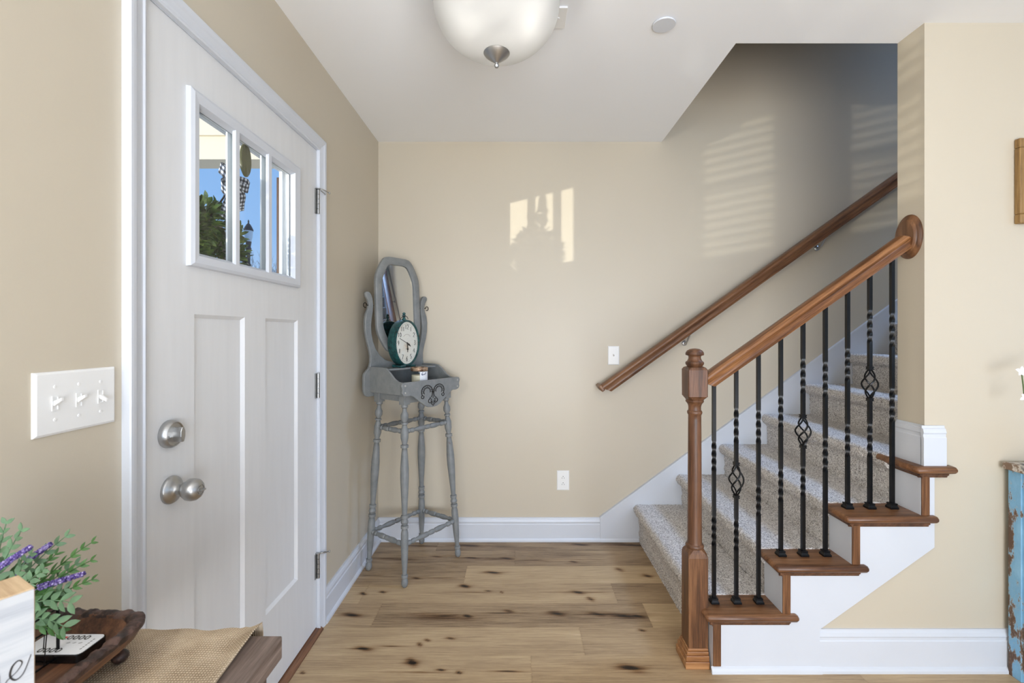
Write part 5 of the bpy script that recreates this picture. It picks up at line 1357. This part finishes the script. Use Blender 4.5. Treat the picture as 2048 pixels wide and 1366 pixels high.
# ================================================================== outside the door
struct('ground', MB().box(-60, WX - .15, -60, 60, -.45, -.25).box(-3.0, WX - .14, -2, 3.6, -.249, -.03), M['ground'], 'pale concrete porch and pavement outside', 'ground')
mb = MB().box(-3.2, WX - .15, 2.82, 2.98, 2.335, 2.50).box(-3.2, WX - .15, 2.80, 3.0, 2.475, 2.515)
mb.box(-3.2, WX - .15, 2.86, 2.96, 2.50, 3.2)
for i in range(9): mb.box(-3.0 + i * .24, -2.97 + i * .24, 2.835, 2.86, 2.515, 3.2)
struct('trim_5', mb, M['cream'], 'cream porch beam with battened gable above, seen through the door panes', 'beam')
tag(obj('porch_post', MB().box(-1.66, -1.575, 3.16, 3.26, -.03, 2.34), M['brownpost'], bevel=.004), 'dark brown porch post at the right edge of the door glass', 'post')
def build_wreath():
    cx, cy, cz = -.960, 1.415, 1.515
    r = thing('door_wreath', 'boxwood wreath with black and white gingham bow on the outside of the door', 'wreath', (cx, cy, cz))
    rng = random.Random(9); mb = MB(); ring = MB()
    ring.tube([(cx, cy + .10 * math.cos(a), cz + .10 * math.sin(a)) for a in np.linspace(0, 2 * PI, 40)[:-1]], .018, 8, closed=True)
    obj('twig_ring', ring, M['bark'], r, smooth=60, world=True)
    for i in range(1700):
        a = rng.uniform(0, 2 * PI); tt = rng.uniform(0, 2 * PI); q = .052 * math.sqrt(rng.random()) + .010
        rad = .10 + q * math.cos(tt); x = cx + q * .8 * math.sin(tt)
        p = Vector((x, cy + rad * math.cos(a), cz + rad * math.sin(a)))
        out = (p - Vector((cx, cy + .10 * math.cos(a), cz + .10 * math.sin(a)))).normalized()
        d = out + Vector((rng.uniform(-.6, .6), rng.uniform(-.7, .7), rng.uniform(-.3, .9)))
        leaf(mb, p, d, rng.uniform(.022, .036), rng.uniform(.012, .018), Vector((rng.uniform(-1, 1), rng.uniform(-1, 1), 1)))
    obj('foliage', mb, M['box'], r, smooth=60, world=True)
    # gingham bow
    H = Vector((-.905, 1.470, 1.752))
    V = []; Fc = []; UV = []
    def ribbon(pts, wdir, W):
        pts = [H + (Vector(p) - H) * .78 for p in pts]; W *= .85; out = []
        for i in range(len(pts) - 1):
            p0 = pts[max(0, i - 1)]; p1 = pts[i]; p2 = pts[i + 1]; p3 = pts[min(len(pts) - 1, i + 2)]
            for q in range(7):
                t = q / 7; out.append(.5 * ((2 * p1) + (-p0 + p2) * t + (2 * p0 - 5 * p1 + 4 * p2 - p3) * t * t + (-p0 + 3 * p1 - 3 * p2 + p3) * t ** 3))
        out.append(pts[-1]); b = len(V); s = 0
        for i, c in enumerate(out):
            if i: s += (c - out[i - 1]).length
            wd = Vector(wdir).normalized()
            for k in (-1, 0, 1): V.append(tuple(c + wd * W / 2 * k)); UV.append((s / .014, (k * .5 + .5) * W / .014))
        for i in range(len(out) - 1):
            for k in (0, 1): a = b + 3 * i + k; Fc.append((a, a + 1, a + 4, a + 3))
    hx, hy, hz = H
    ribbon([(hx, hy, hz), (hx - .012, hy - .04, hz + .035), (hx - .006, hy - .085, hz + .030), (hx + .014, hy - .08, hz + .006), (hx + .006, hy - .03, hz - .006), (hx, hy, hz)], (.25, .05, 1), .036)
    ribbon([(hx, hy, hz - .01), (hx - .012, hy - .04, hz - .012), (hx, hy - .085, hz - .040), (hx + .014, hy - .07, hz - .062), (hx + .004, hy - .02, hz - .03), (hx, hy, hz - .01)], (.2, -.35, 1), .036)
    ribbon([(hx, hy, hz), (hx - .012, hy + .04, hz + .02), (hx, hy + .085, hz + .022), (hx + .012, hy + .075, hz - .004), (hx + .004, hy + .02, hz - .01)], (.2, 0, 1), .034)
    ribbon([(hx, hy + .01, hz - .01), (hx + .004, hy + .045, hz - .04), (hx - .006, hy + .055, hz - .075), (hx + .004, hy + .035, hz - .11)], (.1, .9, .35), .034)
    ribbon([(hx, hy - .005, hz - .01), (hx + .01, hy - .03, hz - .05), (hx + .004, hy - .055, hz - .10), (hx + .006, hy - .085, hz - .165)], (.1, .9, -.2), .036)
    me = bpy.data.meshes.new('bow'); me.from_pydata(V, [], Fc); ul = me.uv_layers.new(name='UVMap')
    for lp in me.loops: ul.data[lp.index].uv = UV[lp.vertex_index]
    me.materials.append(M['gingham']); me.shade_smooth()
    o = bpy.data.objects.new('bow', me); COL.objects.link(o); o.parent = r; o.matrix_parent_inverse = ROOT[r.name].inverted()
    s = o.modifiers.new('thick', 'SOLIDIFY'); s.thickness = .0012
    obj('bow_knot', MB().sphere((hx, hy, hz), (.012, .014, .017), 12, 8), M['gingham'], o)
    # disc hanger stuck on the glass
    hg = MB().lathe([(.0, 0), (.050, 0), (.053, .002), (.053, .006), (.045, .010), (.014, .013), (.011, .020), (0, .020)], 32)
    hg.xf(Matrix.Translation((WX - .0125, 1.471, 1.822)) @ Matrix.Diagonal((1, .52, 1, 1)) @ Matrix.Rotation(-PI / 2, 4, 'Y'))
    obj('disc_hook', hg, mat('olive_disc', (84, 84, 58), .3), r, smooth=40, world=True)
    obj('hook_stem', MB().tube([(WX - .050, 1.455, 1.79), (WX - .056, 1.455, 1.775), (WX - .05, 1.462, 1.765)], .004, 8).tube([(WX - .030, 1.45, 1.815), (WX - .046, 1.448, 1.80), (WX - .05, 1.455, 1.785)], .007, 8), M['nickel'], r, smooth=60, world=True)
    obj('hanging_cord', MB().tube([(WX - .052, 1.462, 1.78), (-.93, 1.455, 1.70), (-.95, 1.42, 1.63)], .003, 6), M['iron2'], r, world=True)
build_wreath()
def build_street_lamp():
    Y = 14.; X = (497 - UC) / F * Y
    r = thing('street_lamp', 'black post street lamp with glass lantern seen through the middle door pane', 'street lamp', (X, Y, -.25))
    T = Matrix.Translation((X, Y, -.25))
    obj('post', MB().lathe([(.14, 0), (.14, .2), (.09, .3), (.08, .8), (.055, .9), (.05, 3.5), (.075, 3.6), (.05, 3.65), (.05, 4.0), (.085, 4.08), (.06, 4.14), (.085, 4.3)], 20, T), M['lampblack'], r, smooth=40, world=True)
    obj('lantern', MB().lathe([(.075, 4.3), (.105, 4.42), (.125, 4.62), (.11, 4.64)], 20, T, cap=False), mat('lantern_glass', (214, 224, 232), .2), r, smooth=40, world=True)
    obj('cap', MB().lathe([(.135, 4.63), (.135, 4.66), (.10, 4.74), (.055, 4.82), (.02, 4.86), (.022, 4.92), (0, 4.98)], 20, T), M['lampblack'], r, smooth=40, world=True)
build_street_lamp()
def build_tree(Xc, Yc, H, seed, label):
    rng = random.Random(seed)
    r = thing('bare_tree', label, 'tree', (Xc, Yc, -.25)); mb = MB(); bm_ = MB()
    mb.tube([(Xc, Yc, -.25), (Xc + .05, Yc, H * .5)], [.16, .09], 8)
    def br(p, d, L, rad, lv, m_):
        q = p + d * L; m_.tube([tuple(p), tuple((p + q) / 2 + Vector((rng.uniform(-.05, .05), 0, .04)) * L), tuple(q)], [rad, rad * .8, rad * .6], 5)
        if lv == 0: return
        for _ in range(3):
            nd = (d + Vector((rng.uniform(-.75, .75), rng.uniform(-.75, .75), rng.uniform(0, .6)))).normalized(); br(q if _ else (p + q) / 2, nd, L * rng.uniform(.6, .8), rad * .6, lv - 1, m_)
    for _ in range(4): br(Vector((Xc + .05, Yc, H * .5 - .2 * _)), Vector((rng.uniform(-.6, .6), rng.uniform(-.6, .6), 1)).normalized(), H * .2, .045, 4, bm_)
    obj('trunk', mb, M['bark'], r, world=True); obj('branches', bm_, M['bark'], r, world=True)
build_tree((512 - UC) / F * 32, 32, 7.2, 3, 'bare winter tree just right of the street lamp')
build_tree((560 - UC) / F * 34, 34, 6.9, 5, 'bare winter tree low in the right-hand door pane')
